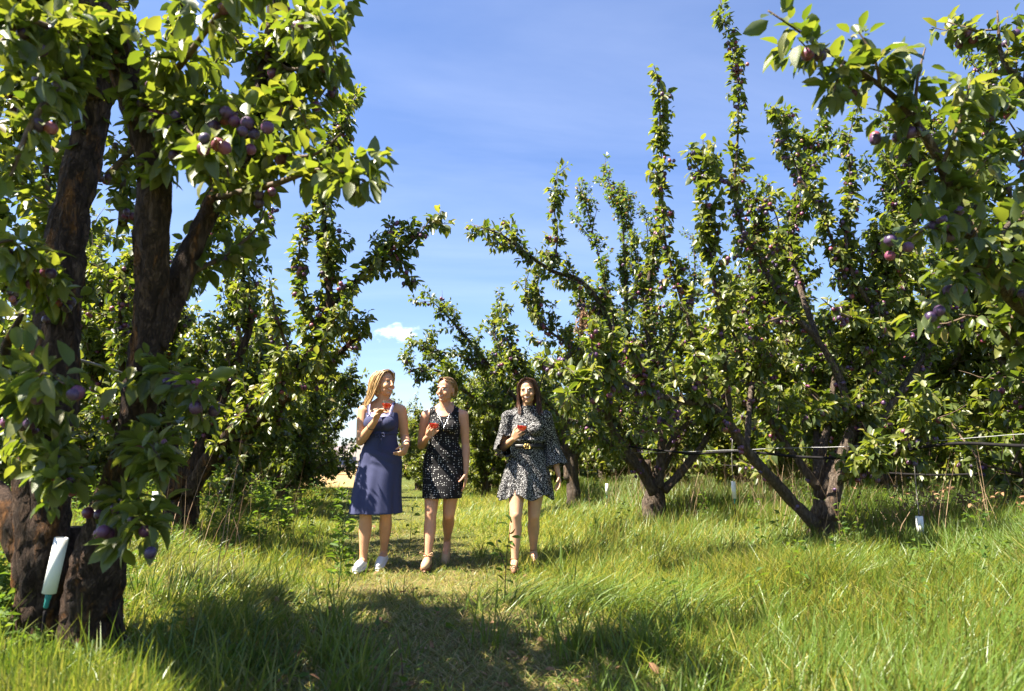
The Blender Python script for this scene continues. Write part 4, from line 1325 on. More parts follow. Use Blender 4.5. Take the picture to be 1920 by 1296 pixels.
# ---- tall weeds one can pick out
M['stalk'] = simple_mat('green_stalk', (.075, .10, .03), .6, .3, .3, 60)
M['dry_stalk'] = simple_mat('dry_stalk', (.10, .06, .045), .8, .2, .3, 60)


def weed(label, x, y, h, n, size, seed, lean=0.08, name='weed_plant', mat='weed_leaf', stalk='stalk', branches=0, group=None):
    rng = np.random.default_rng(seed)
    base = ground_pt(x, y, -.01)
    root = empty(name, base)
    tag(root, label, 'weed', group)
    mb = MB()
    lfs = []
    stems = [stem_path((0, 0, 0), unit(np.array((rng.normal() * lean, rng.normal() * lean, 1.0))), h, rng, .3, .05, 12)]
    for b in range(branches):
        s0 = stems[0][int(rng.integers(2, 9))]
        stems.append(stem_path(s0, unit(np.array((rng.normal() * .8, rng.normal() * .8, .8))), h * rng.uniform(.25, .5), rng, .5, .06, 6))
    for s in stems:
        tube(mb, s, np.linspace(.0045, .0018, len(s)), 5)
    mb.build('stem', M[stalk], root)
    for s in stems:
        m = max(4, int(n * len(s) / 13))
        tt = np.linspace(.12, 1, m) * (len(s) - 1)
        q = np.stack([np.interp(tt, np.arange(len(s)), s[:, i]) for i in range(3)], -1)
        lfs.append(cluster_leaves(q, np.tile((0, 0, 1.0), (len(q), 1)), rng, 2, size, .1, 1.0, .36))
    lf = cat(lfs)
    for i in range(len(lf['p'])):
        one = {k: v[i:i + 1] for k, v in lf.items()}
        link('leaf', leaves_mesh('leaf', one, 2, M[mat]), root)
    return root


weed('tall leafy weed in front of the shins of the woman in the navy dress', -1.22, 5.0, .72, 17, .075, 1, branches=2)
weed('thin dark-stemmed weed standing before the legs of the woman in the speckled dress', -.05, 4.9, .52, 8, .075, 2, stalk='dry_stalk', branches=1)
weed('small upright weed in the grass just behind the woman in the dotted dress', -1.08, 7.4, .45, 9, .07, 3)
weed('short weed with a few broad leaves on the path right of the flattened grass', .95, 4.35, .17, 5, .075, 4)
weed('bare dark stalk sticking up from the grass at the front of the path', -.44, 2.95, .22, 2, .03, 5, stalk='dry_stalk')
for k, (x, y) in enumerate(((-2.55, 7.3), (-2.2, 7.6), (-2.75, 6.8), (-2.0, 8.3), (-2.35, 6.6), (-2.6, 8.0), (-3.0, 8.4))):
    weed('leafy sucker shoot growing in the bushy growth under the second tree of the left row', x, y, .55 + .3 * ((k * 37) % 5) / 5, 20, .07, 20 + k, branches=4, group='suckers under the left row', name='sucker_shoot')

# ------------------------------------------------------------------ sprinklers, hoses and wires
M['pvc'] = simple_mat('white_tube', (.84, .84, .80), .45, .4, .06, 14)
M['fitting'] = simple_mat('teal_fitting', (.03, .22, .20), .5, .4, .2, 40)
M['black_plastic'] = simple_mat('black_plastic', (.014, .013, .014), .85, .08, .3, 30)
M['wire'] = simple_mat('galvanised_wire', (.35, .35, .36), .6, .3, .2, 60, metal=.4)
M['clear_tube'] = simple_mat('grey_riser', (.13, .12, .11), .5, .4, .2, 40)


def sprinkler(label, x, y, z0, length, rad, tilt=(0, 0), riser=0.0):
    g = float(gz(x, y))
    root = empty('sprinkler', (x, y, g))
    tag(root, label, 'sprinkler', 'white tube sprinklers under the trees')
    ax = unit(np.array((tilt[0], tilt[1], 1.0)))
    b = np.array((0, 0, z0 - g))
    mb = MB()
    lathe(mb, [(rad * .86, 0), (rad, 0), (rad, length), (rad * .86, length), (rad * .86, length * .3), (0.001, length * .3)], b, 18, axis=ax)
    mb.build('tube', M['pvc'], root)
    mb = MB()
    lathe(mb, [(.001, 0), (rad * .42, 0), (rad * .46, -.015), (rad * .34, -.03), (rad * .34, -.055), (rad * .22, -.06), (.001, -.06)], b, 12, axis=ax)
    mb.build('fitting', M['fitting'], root)
    mb = MB()
    s = spline(np.array([b - ax * .07, b - ax * .07 - np.array((0, 0, .06)), np.array((0, 0, -.05))]), .03)
    tube(mb, s, .006, 6)
    mb.build('stake', M['black_plastic'], root)
    if riser:
        mb = MB()
        tube(mb, spline(np.array([b + ax * length * .6, b + ax * length + np.array((0, 0, riser * .5)), b + ax * length + np.array((.02, 0, riser))]), .05), .0055, 6)
        mb.build('riser', M['clear_tube'], root)
    return root


def spr_px(label, px_, top, bot, Y, wpx, tilt=0.0, riser=0.0):
    a, b = P(px_, bot, Y), P(px_, top, Y)
    sprinkler(label, a[0], Y, a[2], b[2] - a[2], wpx / F * Y / 2, (tilt, 0), riser)


spr_px('big white sprinkler tube leaning at the foot of the thick dark trunk', 92, 1008, 1112, 2.9, 23, .13)
spr_px('white sprinkler tube hanging near the second trunk of the left row', 289, 922, 960, 6.3, 11, .0)
spr_px('white sprinkler tube under a thin black riser right of the forked trunk', 1728, 968, 1012, 6.5, 13, -.02, .75)
spr_px('white sprinkler tube left of the low limb of the forked tree', 1377, 903, 935, 8.3, 8, -.03, .5)
spr_px('tiny white sprinkler tube beside the trunk behind the woman in the speckled dress', 1138, 907, 928, 11.0, 5)


def line(name, label, cat_, rows, r, mat, sagn=0.0):
    s = spline(px(rows)[:, :3], .08)
    s = s + np.stack([0 * s[:, 0], 0 * s[:, 0], .006 * vnoise(s * 5, 3)], -1)
    b = s[0].copy()
    root_me = MB()
    tube(root_me, s - b, r, 8)
    o = root_me.build(name, M[mat], None, loc=tuple(b))
    tag(o, label, cat_)
    return o


line('irrigation_hose', 'black irrigation hose sagging along the right row past the forked trunk', 'hose',
     [(1180, 838, 9.3, 0), (1290, 850, 8.2, 0), (1350, 848, 7.6, 0), (1385, 846, 7.3, 0), (1430, 850, 7.1, 0), (1500, 856, 6.85, 0), (1570, 859, 6.65, 0), (1640, 854, 6.35, 0), (1700, 845, 6.1, 0), (1780, 832, 5.7, 0), (1860, 833, 5.4, 0), (1940, 836, 5.1, 0), (2300, 846, 3.9, 0)], .0135, 'black_plastic')
line('trellis_wire', 'thin bright trellis wire stretched along the right row above the hose', 'wire',
     [(1180, 850, 9.4, 0), (1400, 843, 7.5, 0), (1585, 837, 6.75, 0), (1690, 832, 6.2, 0), (1840, 820, 5.5, 0), (1930, 813, 5.1, 0), (2300, 790, 3.9, 0)],   .0028, 'wire')
line('irrigation_hose', 'black irrigation hose along the next row beyond the right edge trees', 'hose',
     [(1280, 868, 16, 0), (1500, 880, 12.5, 0), (1640, 886, 11.0, 0), (1720, 890, 10.3, 0), (1800, 890, 9.6, 0), (1930, 884, 8.9, 0), (2100, 880, 8, 0)], .015, 'black_plastic')
line('irrigation_pipe', 'grey irrigation pipe crossing behind the thick dark trunks', 'pipe',
     [(60, 660, 3.8, 0), (150, 676, 4.1, 0), (200, 690, 4.4, 0), (300, 722, 5.0, 0), (420, 760, 6.2, 0)], .009, 'clear_tube')

# a dead pale spray of twigs hanging in the third tree
mb = MB()
dq = []
rngd = np.random.default_rng(3)
top = P(1095, 575, 9.0)
for k in range(14):
    s = stem_path(top + rngd.normal(size=3) * .03, unit(np.array((rngd.normal() * .25, rngd.normal() * .2, -1.0))), rngd.uniform(.3, .6), rngd, 0, .08, 6)
    tube(mb, s - top, np.linspace(.004, .0015, len(s)), 4)
    dq.append(s[1:])
root = empty('dead_spray', tuple(top)); tag(root, 'dried pale brown spray of leaves hanging among the green crowns', 'dead branch')
mb.build('twigs', M['dry_stalk'], root)
dq = np.concatenate(dq) - top
tag(link('foliage', leaves_mesh('foliage', cluster_leaves(dq, np.tile((0, 0, -1.0), (len(dq), 1)), rngd, 4, .05, .5, 1, .4), 1, M['dead_leaf']), root), kind='stuff')

# ------------------------------------------------------------------ far field
M['white_paint'] = simple_mat('white_paint', (.75, .75, .73), .4, .5, .05, 3)
M['glass_dark'] = simple_mat('dark_glass', (.03, .035, .04), .15, .6, .1, 3)
M['tyre'] = simple_mat('tyre_rubber', (.02, .02, .02), .85, .2, .2, 12)
M['blue_tarp'] = simple_mat('blue_sheet', (.05, .08, .17), .6, .3, .3, 4, .4)
M['grey_metal'] = simple_mat('grey_metal', (.32, .32, .33), .5, .5, .15, 6)
M['rust'] = simple_mat('rusty_paint', (.22, .07, .04), .8, .3, .35, 5)
M['crate_wood'] = simple_mat('crate_wood', (.30, .20, .11), .85, .2, .3, 10)


def wheels(root, spots, r, w):
    for (x, y) in spots:
        mb = MB(); lathe(mb, [(.001, 0), (r * .6, 0), (r, .03), (r, w - .03), (r * .6, w), (.001, w)], (x, y - w / 2, r), 18, axis=(0, 1, 0.0001))
        wh = mb.build('wheel', M['tyre'], root)
        mb = MB(); lathe(mb, [(.001, -.012), (r * .5, -.01), (r * .58, .01)], (x, y - w / 2, r), 14, axis=(0, 1, 0.0001))
        mb.build('rim', M['grey_metal'], wh)


def at_ground(px_, Y):
    p = P(px_, 880, Y)
    return p[0], Y, float(gz(p[0], Y))


# white van on the dry field, mostly hidden behind the navy dress
x, y, z = at_ground(712, 52)
van = empty('parked_van', (x, y, z), R(8)); tag(van, 'white van parked on the dry field beyond the orchard', 'van')
mb = MB()
prof = [(-2.3, .35), (2.2, .35), (2.3, .6), (2.25, 1.05), (1.75, 1.2), (1.15, 1.95), (.9, 2.05), (-2.25, 2.05), (-2.35, 1.8)]
n = len(prof)
V = [(a, -.9, b) for a, b in prof] + [(a, .9, b) for a, b in prof]
mb.add(V, [tuple(range(n))[::-1], tuple(range(n, 2 * n))] + [(i, (i + 1) % n, (i + 1) % n + n, i + n) for i in range(n)])
mb.build('body', M['white_paint'], van, smooth=False)
for (a, b, c, d) in ((.35, 1.25, 1.15, 1.85), (-.75, 1.25, .2, 1.85)):
    mb = MB(); box(mb, (a, -.915, b), (c, -.895, d)); mb.build('window', M['glass_dark'], van, smooth=False)
mb = MB(); box(mb, (-2.36, -.93, .36), (2.3, -.9, .62)); mb.build('sill_panel', M['rust'], van, smooth=False)
wheels(van, ((-1.5, -.85), (1.45, -.85), (-1.5, .85), (1.45, .85)), .33, .2)


def trailer(px_, Y, L, label, sheet):
    x, y, z = at_ground(px_, Y)
    t = empty('flat_trailer', (x, y, z), R(3)); tag(t, label, 'trailer')
    mb = MB(); box(mb, (-L / 2, -.8, .45), (L / 2, .8, .55)); mb.build('deck', M['grey_metal'], t, smooth=False)
    for k in range(2):
        mb = MB()
        lo, hi = -L / 2 + .15 + k * L * .5, -L / 2 + .05 + (k + 1) * L * .46
        box(mb, (lo, -.7, .555), (hi, .7, .86 + .08 * k))
        mb.build('sheet_cover', M[sheet] if k else M['white_paint'], t, smooth=False)
    mb = MB(); tube(mb, [(L / 2, 0, .5), (L / 2 + .6, 0, .5), (L / 2 + 1.0, 0, .42)], .04, 6); mb.build('drawbar', M['grey_metal'], t)
    wheels(t, ((-.4, -.75), (.4, -.75), (-.4, .75), (.4, .75)), .26, .16)


trailer(612, 38, 2.6, 'low flat trailer with blue sheeted load on the dry field', 'blue_tarp')
trailer(641, 44, 1.7, 'second smaller flat trailer with blue sheet nearer the white van', 'blue_tarp')

# bushes at the far side of the field
for k, (px_, Y, s) in enumerate(((590, 70, 3.2), (655, 82, 3.6), (735, 78, 3.4), (800, 90, 4.0))):
    x, y, z = at_ground(px_, Y)
    t = copy_tree(protos[k % 3 + 1]); t.location = (x, y, z - .4); s_ = s / 3.6; t.scale = (s_ * 1.5, s_ * 1.5, s_ * .8); t.rotation_euler = (0, 0, k * 2.1)
    t.name = 'field_tree'
    tag(t, 'low spreading tree standing at the far side of the dry field', None, 'trees at the far side of the field')
# ------------------------------------------------------------------ people
def skin_mat(name, col):
    m, N, L, out = new_mat(name)
    b = N.new('ShaderNodeBsdfPrincipled'); b.inputs['Roughness'].default_value = .48; b.inputs['Specular IOR Level'].default_value = .4
    tc = N.new('ShaderNodeTexCoord'); no = N.new('ShaderNodeTexNoise'); no.inputs['Scale'].default_value = 14; no.inputs['Detail'].default_value = 5
    L.new(tc.outputs['Object'], no.inputs['Vector'])
    rp = ramp(N, [(.3, tuple(c * .86 for c in col)), (.6, col), (.8, (min(1, col[0] * 1.08), col[1] * .96, col[2] * .92))])
    L.new(no.outputs[0], rp.inputs[0]); L.new(rp.outputs[0], b.inputs['Base Color'])
    b.inputs['Subsurface Weight'].default_value = .12
    b.inputs['Subsurface Radius'].default_value = (.010, .004, .002)
    b.inputs['Subsurface Scale'].default_value = 1.0
    L.new(b.outputs[0], out.inputs[0])
    return m


def hair_mat(name, a, b_, c):
    m, N, L, out = new_mat(name)
    b = N.new('ShaderNodeBsdfPrincipled'); b.inputs['Roughness'].default_value = .42; b.inputs['Specular IOR Level'].default_value = .5
    tc = N.new('ShaderNodeTexCoord'); mp = N.new('ShaderNodeMapping'); mp.inputs['Scale'].default_value = (60, 60, 7)
    no = N.new('ShaderNodeTexNoise'); no.inputs['Scale'].default_value = 2; no.inputs['Detail'].default_value = 5
    L.new(tc.outputs['Object'], mp.inputs[0]); L.new(mp.outputs[0], no.inputs['Vector'])
    rp = ramp(N, [(.3, a), (.5, b_), (.72, c)])
    L.new(no.outputs[0], rp.inputs[0]); L.new(rp.outputs[0], b.inputs['Base Color'])
    bp = N.new('ShaderNodeBump'); bp.inputs['Strength'].default_value = .6; bp.inputs['Distance'].default_value = .004
    L.new(no.outputs[0], bp.inputs['Height']); L.new(bp.outputs[0], b.inputs['Normal'])
    L.new(b.outputs[0], out.inputs[0])
    return m


def cloth_mat(name, base, print_col=None, kind=None, rough=.85, sheen=.0):
    m, N, L, out = new_mat(name)
    b = N.new('ShaderNodeBsdfPrincipled'); b.inputs['Roughness'].default_value = rough; b.inputs['Specular IOR Level'].default_value = .25
    b.inputs['Sheen Weight'].default_value = sheen
    tc = N.new('ShaderNodeTexCoord')
    no = N.new('ShaderNodeTexNoise'); no.inputs['Scale'].default_value = 350; no.inputs['Detail'].default_value = 2
    L.new(tc.outputs['Object'], no.inputs['Vector'])
    if kind == 'dots':
        vo = N.new('ShaderNodeTexVoronoi'); vo.inputs['Scale'].default_value = 52; vo.inputs['Randomness'].default_value = .5
        L.new(tc.outputs['Object'], vo.inputs['Vector'])
        rp = ramp(N, [(0, print_col), (.18, print_col), (.24, base), (1, base)])
        L.new(vo.outputs['Distance'], rp.inputs[0]); L.new(rp.outputs[0], b.inputs['Base Color'])
    elif kind == 'speckle':
        ns = N.new('ShaderNodeTexNoise'); ns.inputs['Scale'].default_value = 135; ns.inputs['Detail'].default_value = 2; ns.inputs['Roughness'].default_value = .6
        L.new(tc.outputs['Object'], ns.inputs['Vector'])
        rp = ramp(N, [(0, base), (.56, base), (.59, print_col), (1, print_col)])
        L.new(ns.outputs[0], rp.inputs[0]); L.new(rp.outputs[0], b.inputs['Base Color'])
    else:
        rp = ramp(N, [(.3, tuple(c * .85 for c in base)), (.7, tuple(c * 1.12 for c in base))])
        L.new(no.outputs[0], rp.inputs[0]); L.new(rp.outputs[0], b.inputs['Base Color'])
    bp = N.new('ShaderNodeBump'); bp.inputs['Strength'].default_value = .2; bp.inputs['Distance'].default_value = .001
    L.new(no.outputs[0], bp.inputs['Height']); L.new(bp.outputs[0], b.inputs['Normal'])
    L.new(b.outputs[0], out.inputs[0])
    return m


M['skin_a'] = skin_mat('skin_tanned', (.56, .295, .165))
M['skin_b'] = skin_mat('skin_fair', (.56, .285, .17))
M['skin_c'] = skin_mat('skin_olive', (.58, .32, .19))
M['hair_blond'] = hair_mat('blond_hair', (.22, .12, .045), (.42, .26, .11), (.60, .42, .20))
M['hair_fair'] = hair_mat('fair_hair', (.14, .08, .04), (.26, .16, .08), (.38, .25, .13))
M['hair_dark'] = hair_mat('dark_hair', (.018, .009, .007), (.065, .028, .016), (.15, .065, .035))
M['navy'] = cloth_mat('navy_jersey', (.045, .050, .112))
M['lilac'] = cloth_mat('lilac_jersey', (.42, .40, .62))
M['dots'] = cloth_mat('dotted_cloth', (.007, .0065, .008), (.55, .53, .52), 'dots')
M['speckle'] = cloth_mat('speckled_cloth', (.010, .0095, .011), (.44, .43, .43), 'speckle')
M['belt'] = simple_mat('belt_leather', (.010, .009, .009), .45, .4, .2, 40)
M['gold'] = simple_mat('gold_metal', (.75, .50, .16), .3, .5, .08, 40, metal=1)
M['shoe_white'] = simple_mat('white_canvas', (.72, .70, .68), .8, .2, .06, 60)
M['shoe_tan'] = simple_mat('tan_leather', (.45, .30, .17), .6, .3, .12, 40)
M['shoe_brown'] = simple_mat('brown_leather', (.16, .075, .04), .55, .3, .15, 40)
M['brow'] = simple_mat('brow_hair', (.13, .075, .04), .7, .2, .2, 90)
M['eye_white'] = simple_mat('eye_white', (.75, .73, .70), .25, .5, .02, 20)
M['iris'] = simple_mat('dark_iris', (.03, .02, .015), .2, .5, .2, 90)
M['lips'] = simple_mat('lips', (.42, .12, .11), .45, .4, .08, 60)
M['teeth'] = simple_mat('teeth', (.80, .77, .72), .3, .5, .03, 60)
M['nail'] = simple_mat('band', (.02, .02, .03), .6, .3, .1, 60)
M['silver'] = simple_mat('silver', (.7, .7, .7), .25, .5, .05, 60, metal=1)


def drink_mat():
    m, N, L, out = new_mat('red_drink')
    b = N.new('ShaderNodeBsdfPrincipled')
    b.inputs['Base Color'].default_value = (.62, .02, .03, 1); b.inputs['Roughness'].default_value = .08
    b.inputs['IOR'].default_value = 1.33
    t = N.new('ShaderNodeBsdfTranslucent'); t.inputs['Color'].default_value = (.85, .03, .04, 1)
    mx = N.new('ShaderNodeMixShader'); mx.inputs[0].default_value = .4
    L.new(b.outputs[0], mx.inputs[1]); L.new(t.outputs[0], mx.inputs[2])
    L.new(mx.outputs[0], out.inputs[0])
    return m


def glass_mat():
    m, N, L, out = new_mat('clear_glass')
    t = N.new('ShaderNodeBsdfTransparent'); t.inputs['Color'].default_value = (.95, .97, .97, 1)
    g = N.new('ShaderNodeBsdfGlossy'); g.inputs['Roughness'].default_value = .03
    lw = N.new('ShaderNodeLayerWeight'); lw.inputs['Blend'].default_value = .35
    mx = N.new('ShaderNodeMixShader')
    mr = N.new('ShaderNodeMapRange'); mr.inputs['From Min'].default_value = .3; mr.inputs['To Min'].default_value = .10; mr.inputs['To Max'].default_value = .75
    L.new(lw.outputs['Facing'], mr.inputs[0]); L.new(mr.outputs[0], mx.inputs[0]); L.new(t.outputs[0], mx.inputs[1]); L.new(g.outputs[0], mx.inputs[2])
    L.new(mx.outputs[0], out.inputs[0])
    return m


M['drink'] = drink_mat(); M['glass'] = glass_mat()


def rot(yaw=0, pitch=0, roll=0):
    return np.array((Matrix.Rotation(yaw, 3, 'Z') @ Matrix.Rotation(pitch, 3, 'X') @ Matrix.Rotation(roll, 3, 'Y')))


class Solid:
    """Rounded volumes that are fused into one continuous surface."""
    def __init__(self): self.mb = MB()

    def ell(self, c, r, Rm=None, n=18):
        a = np.linspace(0, math.pi, n // 2 + 2)[1:-1]; b = np.linspace(0, 2 * math.pi, n, endpoint=False)
        V = [np.stack([np.sin(t) * np.cos(b), np.sin(t) * np.sin(b), np.full(n, math.cos(t))], -1) for t in a]
        V = np.concatenate([np.concatenate(V), [[0, 0, 1.0]], [[0, 0, -1.0]]]) * np.asarray(r, float)
        k = len(a)
        fs = [tuple(f[::-1]) for f in grid_faces(k, n)] + [(k * n, j, (j + 1) % n) for j in range(n)] + [(k * n + 1, (k - 1) * n + (j + 1) % n, (k - 1) * n + j) for j in range(n)]
        if Rm is not None: V = V @ np.asarray(Rm).T
        self.mb.add(V + np.asarray(c), fs)

    def limb(self, rows, seg=14, round_ends=True):
        """Tapered limb through rows of x, y, z, radius."""
        rows = np.asarray(rows, float)
        s = spline(rows, .02) if len(rows) > 2 else np.array([rows[0] + (rows[1] - rows[0]) * t for t in np.linspace(0, 1, 5)])
        tube(self.mb, s[:, :3], s[:, 3], seg, True)
        if round_ends:
            self.ell(s[0, :3], (s[0, 3],) * 3, n=12); self.ell(s[-1, :3], (s[-1, 3],) * 3, n=12)

    def loft(self, rows, seg=28, wave=None, step=.02):
        """Elliptical rings: x, y, z, half width, front depth, back depth."""
        s = spline(rows, step)
        a = np.linspace(0, 2 * math.pi, seg, endpoint=False)
        V = []
        for k, (x, y, z, rx, rf, rb) in enumerate(s):
            ry = np.where(np.sin(a) < 0, rf, rb)
            w = 1.0 if wave is None else 1 + wave(a, z)
            V.append(np.stack([x + rx * np.cos(a) * w, y + ry * np.sin(a) * w, np.full(seg, z)], -1))
        n = len(s)
        fs = grid_faces(n, seg)
        up = s[-1, 2] > s[0, 2]
        fs += [tuple(range(seg))[::-1], tuple(range((n - 1) * seg, n * seg))]
        if not up: fs = [tuple(f[::-1]) for f in fs]
        self.mb.add(np.concatenate(V), fs)

    def fuse(self, name, voxel, smooth=4, ratio=1.0):
        me = self.mb.mesh(name + '_raw', [])
        o = bpy.data.objects.new(name + '_raw', me); COL.objects.link(o)
        m = o.modifiers.new('r', 'REMESH'); m.mode = 'VOXEL'; m.voxel_size = voxel; m.use_smooth_shade = True
        if smooth:
            m = o.modifiers.new('s', 'SMOOTH'); m.factor = .5; m.iterations = smooth
        if ratio < 1:
            m = o.modifiers.new('d', 'DECIMATE'); m.ratio = ratio
        dg = bpy.context.evaluated_depsgraph_get()
        out = bpy.data.meshes.new_from_object(o.evaluated_get(dg), depsgraph=dg)
        bpy.data.objects.remove(o); bpy.data.meshes.remove(me)
        out.name = name
        out.polygons.foreach_set('use_smooth', np.ones(len(out.polygons), bool))
        return out


def cut(me, drop):
    """Removes the faces whose centre drop(points, normals) marks."""
    n = len(me.polygons)
    c = np.empty(n * 3, np.float32); me.polygons.foreach_get('center', c); c = c.reshape(-1, 3)
    nr = np.empty(n * 3, np.float32); me.polygons.foreach_get('normal', nr); nr = nr.reshape(-1, 3)
    d = drop(c, nr)
    import bmesh
    bm = bmesh.new(); bm.from_mesh(me); bm.faces.ensure_lookup_table()
    bmesh.ops.delete(bm, geom=[bm.faces[i] for i in np.nonzero(d)[0]], context='FACES')
    for _ in range(8):
        new = []
        for v in bm.verts:
            be = [e for e in v.link_edges if e.is_boundary]
            if len(be) == 2:
                new.append((v, v.co * .4 + (be[0].other_vert(v).co + be[1].other_vert(v).co) * .3))
        for v, c_ in new:
            v.co = c_
    bm.to_mesh(me); bm.free()


def warp(me, fn):
    n = len(me.vertices)
    c = np.empty(n * 3, np.float32); me.vertices.foreach_get('co', c); c = c.reshape(-1, 3).astype(float)
    nr = np.empty(n * 3, np.float32); me.vertices.foreach_get('normal', nr); nr = nr.reshape(-1, 3)
    me.vertices.foreach_set('co', fn(c, nr).astype(np.float32).ravel()); me.update()


def hand(S, wrist, d, palm, thumb, curls, spread=.12, scale=1.0, thumb_curl=.5):
    """A palm, four unequal jointed fingers and a thumb.  d: towards the knuckles; palm: the way the palm faces; thumb: its side."""
    d = unit(np.asarray(d, float)); palm = np.asarray(palm, float); palm = unit(palm - d * palm.dot(d))
    s = unit(np.cross(d, palm)); s = s * (1 if s.dot(thumb) >= 0 else -1)
    w = np.asarray(wrist, float); k = scale
    tips = []
    for i, off in enumerate((.027, .009, -.009, -.026)):
        kn = w + d * (.082 - (.0, -.004, .002, .012)[i]) * k + s * off * k
        S.limb(np.array([[*(w + s * off * .6 * k + d * .005), .0135 * k], [*kn, .0105 * k]]), 10)
        seg = np.array((.040, .025, .020)) * (.95, 1.05, .98, .78)[i] * k
        p, v = kn, unit(d + s * spread * (1.5 - i) * .6)
        for j in range(3):
            cu = curls[j] if not isinstance(curls[0], (tuple, list)) else curls[i][j]
            ax = np.cross(v, palm); ax = unit(ax)
            v = np.array(Matrix.Rotation(cu, 3, Vector(ax)) @ Vector(v)); palm_j = palm
            q = p + v * seg[j]
            S.limb(np.array([[*p, (.0092 - .0009 * j) * k], [*q, (.0084 - .001 * j) * k]]), 9)
            p = q
        tips.append(p)
    b = w + d * .02 * k + s * .022 * k
    v = unit(d * .75 + s * .65 + palm * .35)
    q = b + v * .042 * k
    S.limb(np.array([[*b, .0145 * k], [*q, .0105 * k]]), 10)
    v = unit(v * (1 - thumb_curl) + d * .6 * thumb_curl + palm * .75 * thumb_curl - s * .25 * thumb_curl)
    r = q + v * .030 * k
    S.limb(np.array([[*q, .0105 * k], [*r, .009 * k]]), 9)
    v = unit(v + palm * .25)
    S.limb(np.array([[*r, .009 * k], [*(r + v * .022 * k), .0075 * k]]), 9)
    return w + d * .06 * k + palm * .045 * k


def head(S, c, Rm, k=1.0):
    """Skull, face, jaw, nose, cheeks, lips and ears.  Local axes: -y looks forward, z up."""
    T = lambda p: np.asarray(c) + Rm @ (np.asarray(p, float) * k)
    E = lambda p, r: S.ell(T(p), np.asarray(r) * k, Rm)
    E((0, .016, .038), (.072, .090, .080))
    E((0, -.020, -.012), (.062, .066, .075))
    E((0, -.024, -.058), (.050, .052, .046))
    E((0, -.060, -.090), (.024, .018, .017))
    for s in (-1, 1):
        E((s * .036, -.062, -.030), (.022, .018, .022))
        E((s * .028, -.0735, .026), (.024, .009, .008))
        E((s * .036, -.02, -.062), (.016, .038, .022))
        E((s * .070, .014, -.010), (.009, .017, .028))
    S.limb(np.array([[*T((0, -.080, .018)), .0085 * k], [*T((0, -.097, -.012)), .0105 * k], [*T((0, -.103, -.024)), .0115 * k]]), 10)
    for s in (-1, 1): E((s * .011, -.092, -.027), (.008, .009, .007))
    E((0, -.076, -.050), (.026, .011, .007)); E((0, -.073, -.064), (.022, .012, .008))


def face_parts(root, bvh, c, Rm, k=1.0, smile=1.0, squint=.55, brow='iris'):
    T = lambda p: np.asarray(c) + Rm @ (np.asarray(p, float) * k)

    def surf(x, z, lift=0.0):
        o, d = Vector(T((x, -.25, z))), Vector(Rm @ np.array((0, 1.0, 0)))
        h = bvh.ray_cast(o, d)
        return (np.array(h[0]) - np.array(d) * lift) if h[0] is not None else T((x, -.09, z))
    fx, fz = Rm @ np.array((1.0, 0, 0)), Rm @ np.array((0, 0, 1.0))

    def patch(name, mat, pts, lift=.0015, parent=root):
        """A thin closed shape that follows the face: rows of (x, z half height, z)."""
        mb = MB(); V = []
        for (x, z, h) in pts:
            for t in (-1, -.5, 0, .5, 1):
                V.append(surf(x, z + t * h, lift + .0015 * (1 - t * t)))
        mb.add(V, grid_faces(len(pts), 5, closed=False))
        return mb.build(name, M[mat], parent)
    for s in (-1, 1):
        xs = np.linspace(-1, 1, 7)
        e = patch('eye', 'eye_white', [(s * .031 + .0165 * t, .006 + .0012 * s * t, .0078 * squint * math.sqrt(max(.02, 1 - t * t))) for t in xs], .0006)
        patch('iris', 'iris', [(s * .031 + .0066 * t, .0065, .0070 * squint * math.sqrt(max(.02, 1 - t * t)) + .0008) for t in xs], .0022, e)
        patch('eyelid', 'brow', [(s * .031 + .018 * t, .006 + .0078 * squint * (1 - t * t) + .0008 + .0014 * s * t, .0011) for t in xs], .0026, e)
        patch('eyebrow', brow, [(s * .030 + .017 * t, .0265 - .003 * t * t, .0022) for t in xs], .0002)
    xs = np.linspace(-1, 1, 9)
    w = .026 + .004 * smile
    curve = lambda t: .0075 * smile * t * t
    patch('lips', 'lips', [(w * t, -.0575 + curve(t), .0095 * (1 - t * t) ** .6 + .001) for t in xs], .0004)
    if smile > .5:
        patch('teeth', 'teeth', [(w * .82 * t, -.0565 + curve(t * .82), .0042 * (1 - t * t) ** .7 + .0004) for t in xs], .0012)


def strands(root, name, mat, guides, n, r0, jit, seed, taper=.35, cap=None):
    """Locks of hair laid between guide lines; guides: K lists of points of one person."""
    rng = np.random.default_rng(seed)
    G = [np.array([[*p] for p in spline(np.array(g, float), .015)]) for g in guides]
    mlen = 9
    G = [np.stack([np.interp(np.linspace(0, 1, mlen), np.linspace(0, 1, len(g)), g[:, i]) for i in range(3)], -1) for g in G]
    mb = MB()
    if cap is not None:
        me0 = cap
        V = np.array([v.co[:] for v in me0.vertices]); mb.add(V, [tuple(p.vertices) for p in me0.polygons])
    for _ in range(n):
        i = int(rng.integers(len(G) - 1)); t = rng.random()
        g = G[i] * (1 - t) + G[i + 1] * t
        off = rng.normal(size=3) * jit
        gr = np.linspace(.45, 1.25, mlen)[:, None]
        ph = rng.random() * 6.28
        wv = .004 * np.sin(np.linspace(0, 7, mlen) + ph)[:, None] * np.array((1, .6, 0))
        p = g + off * gr + wv
        ln = rng.uniform(.82, 1.0)
        m = max(5, int(mlen * ln))
        p = p[:m]
        r = r0 * rng.uniform(.6, 1.2) * np.interp(np.linspace(0, 1, m), [0, .15, .7, 1], [.25, 1, .9, taper])
        tube(mb, p, r, 4, False, squash=.6)
    return mb.build(name, mat, root)


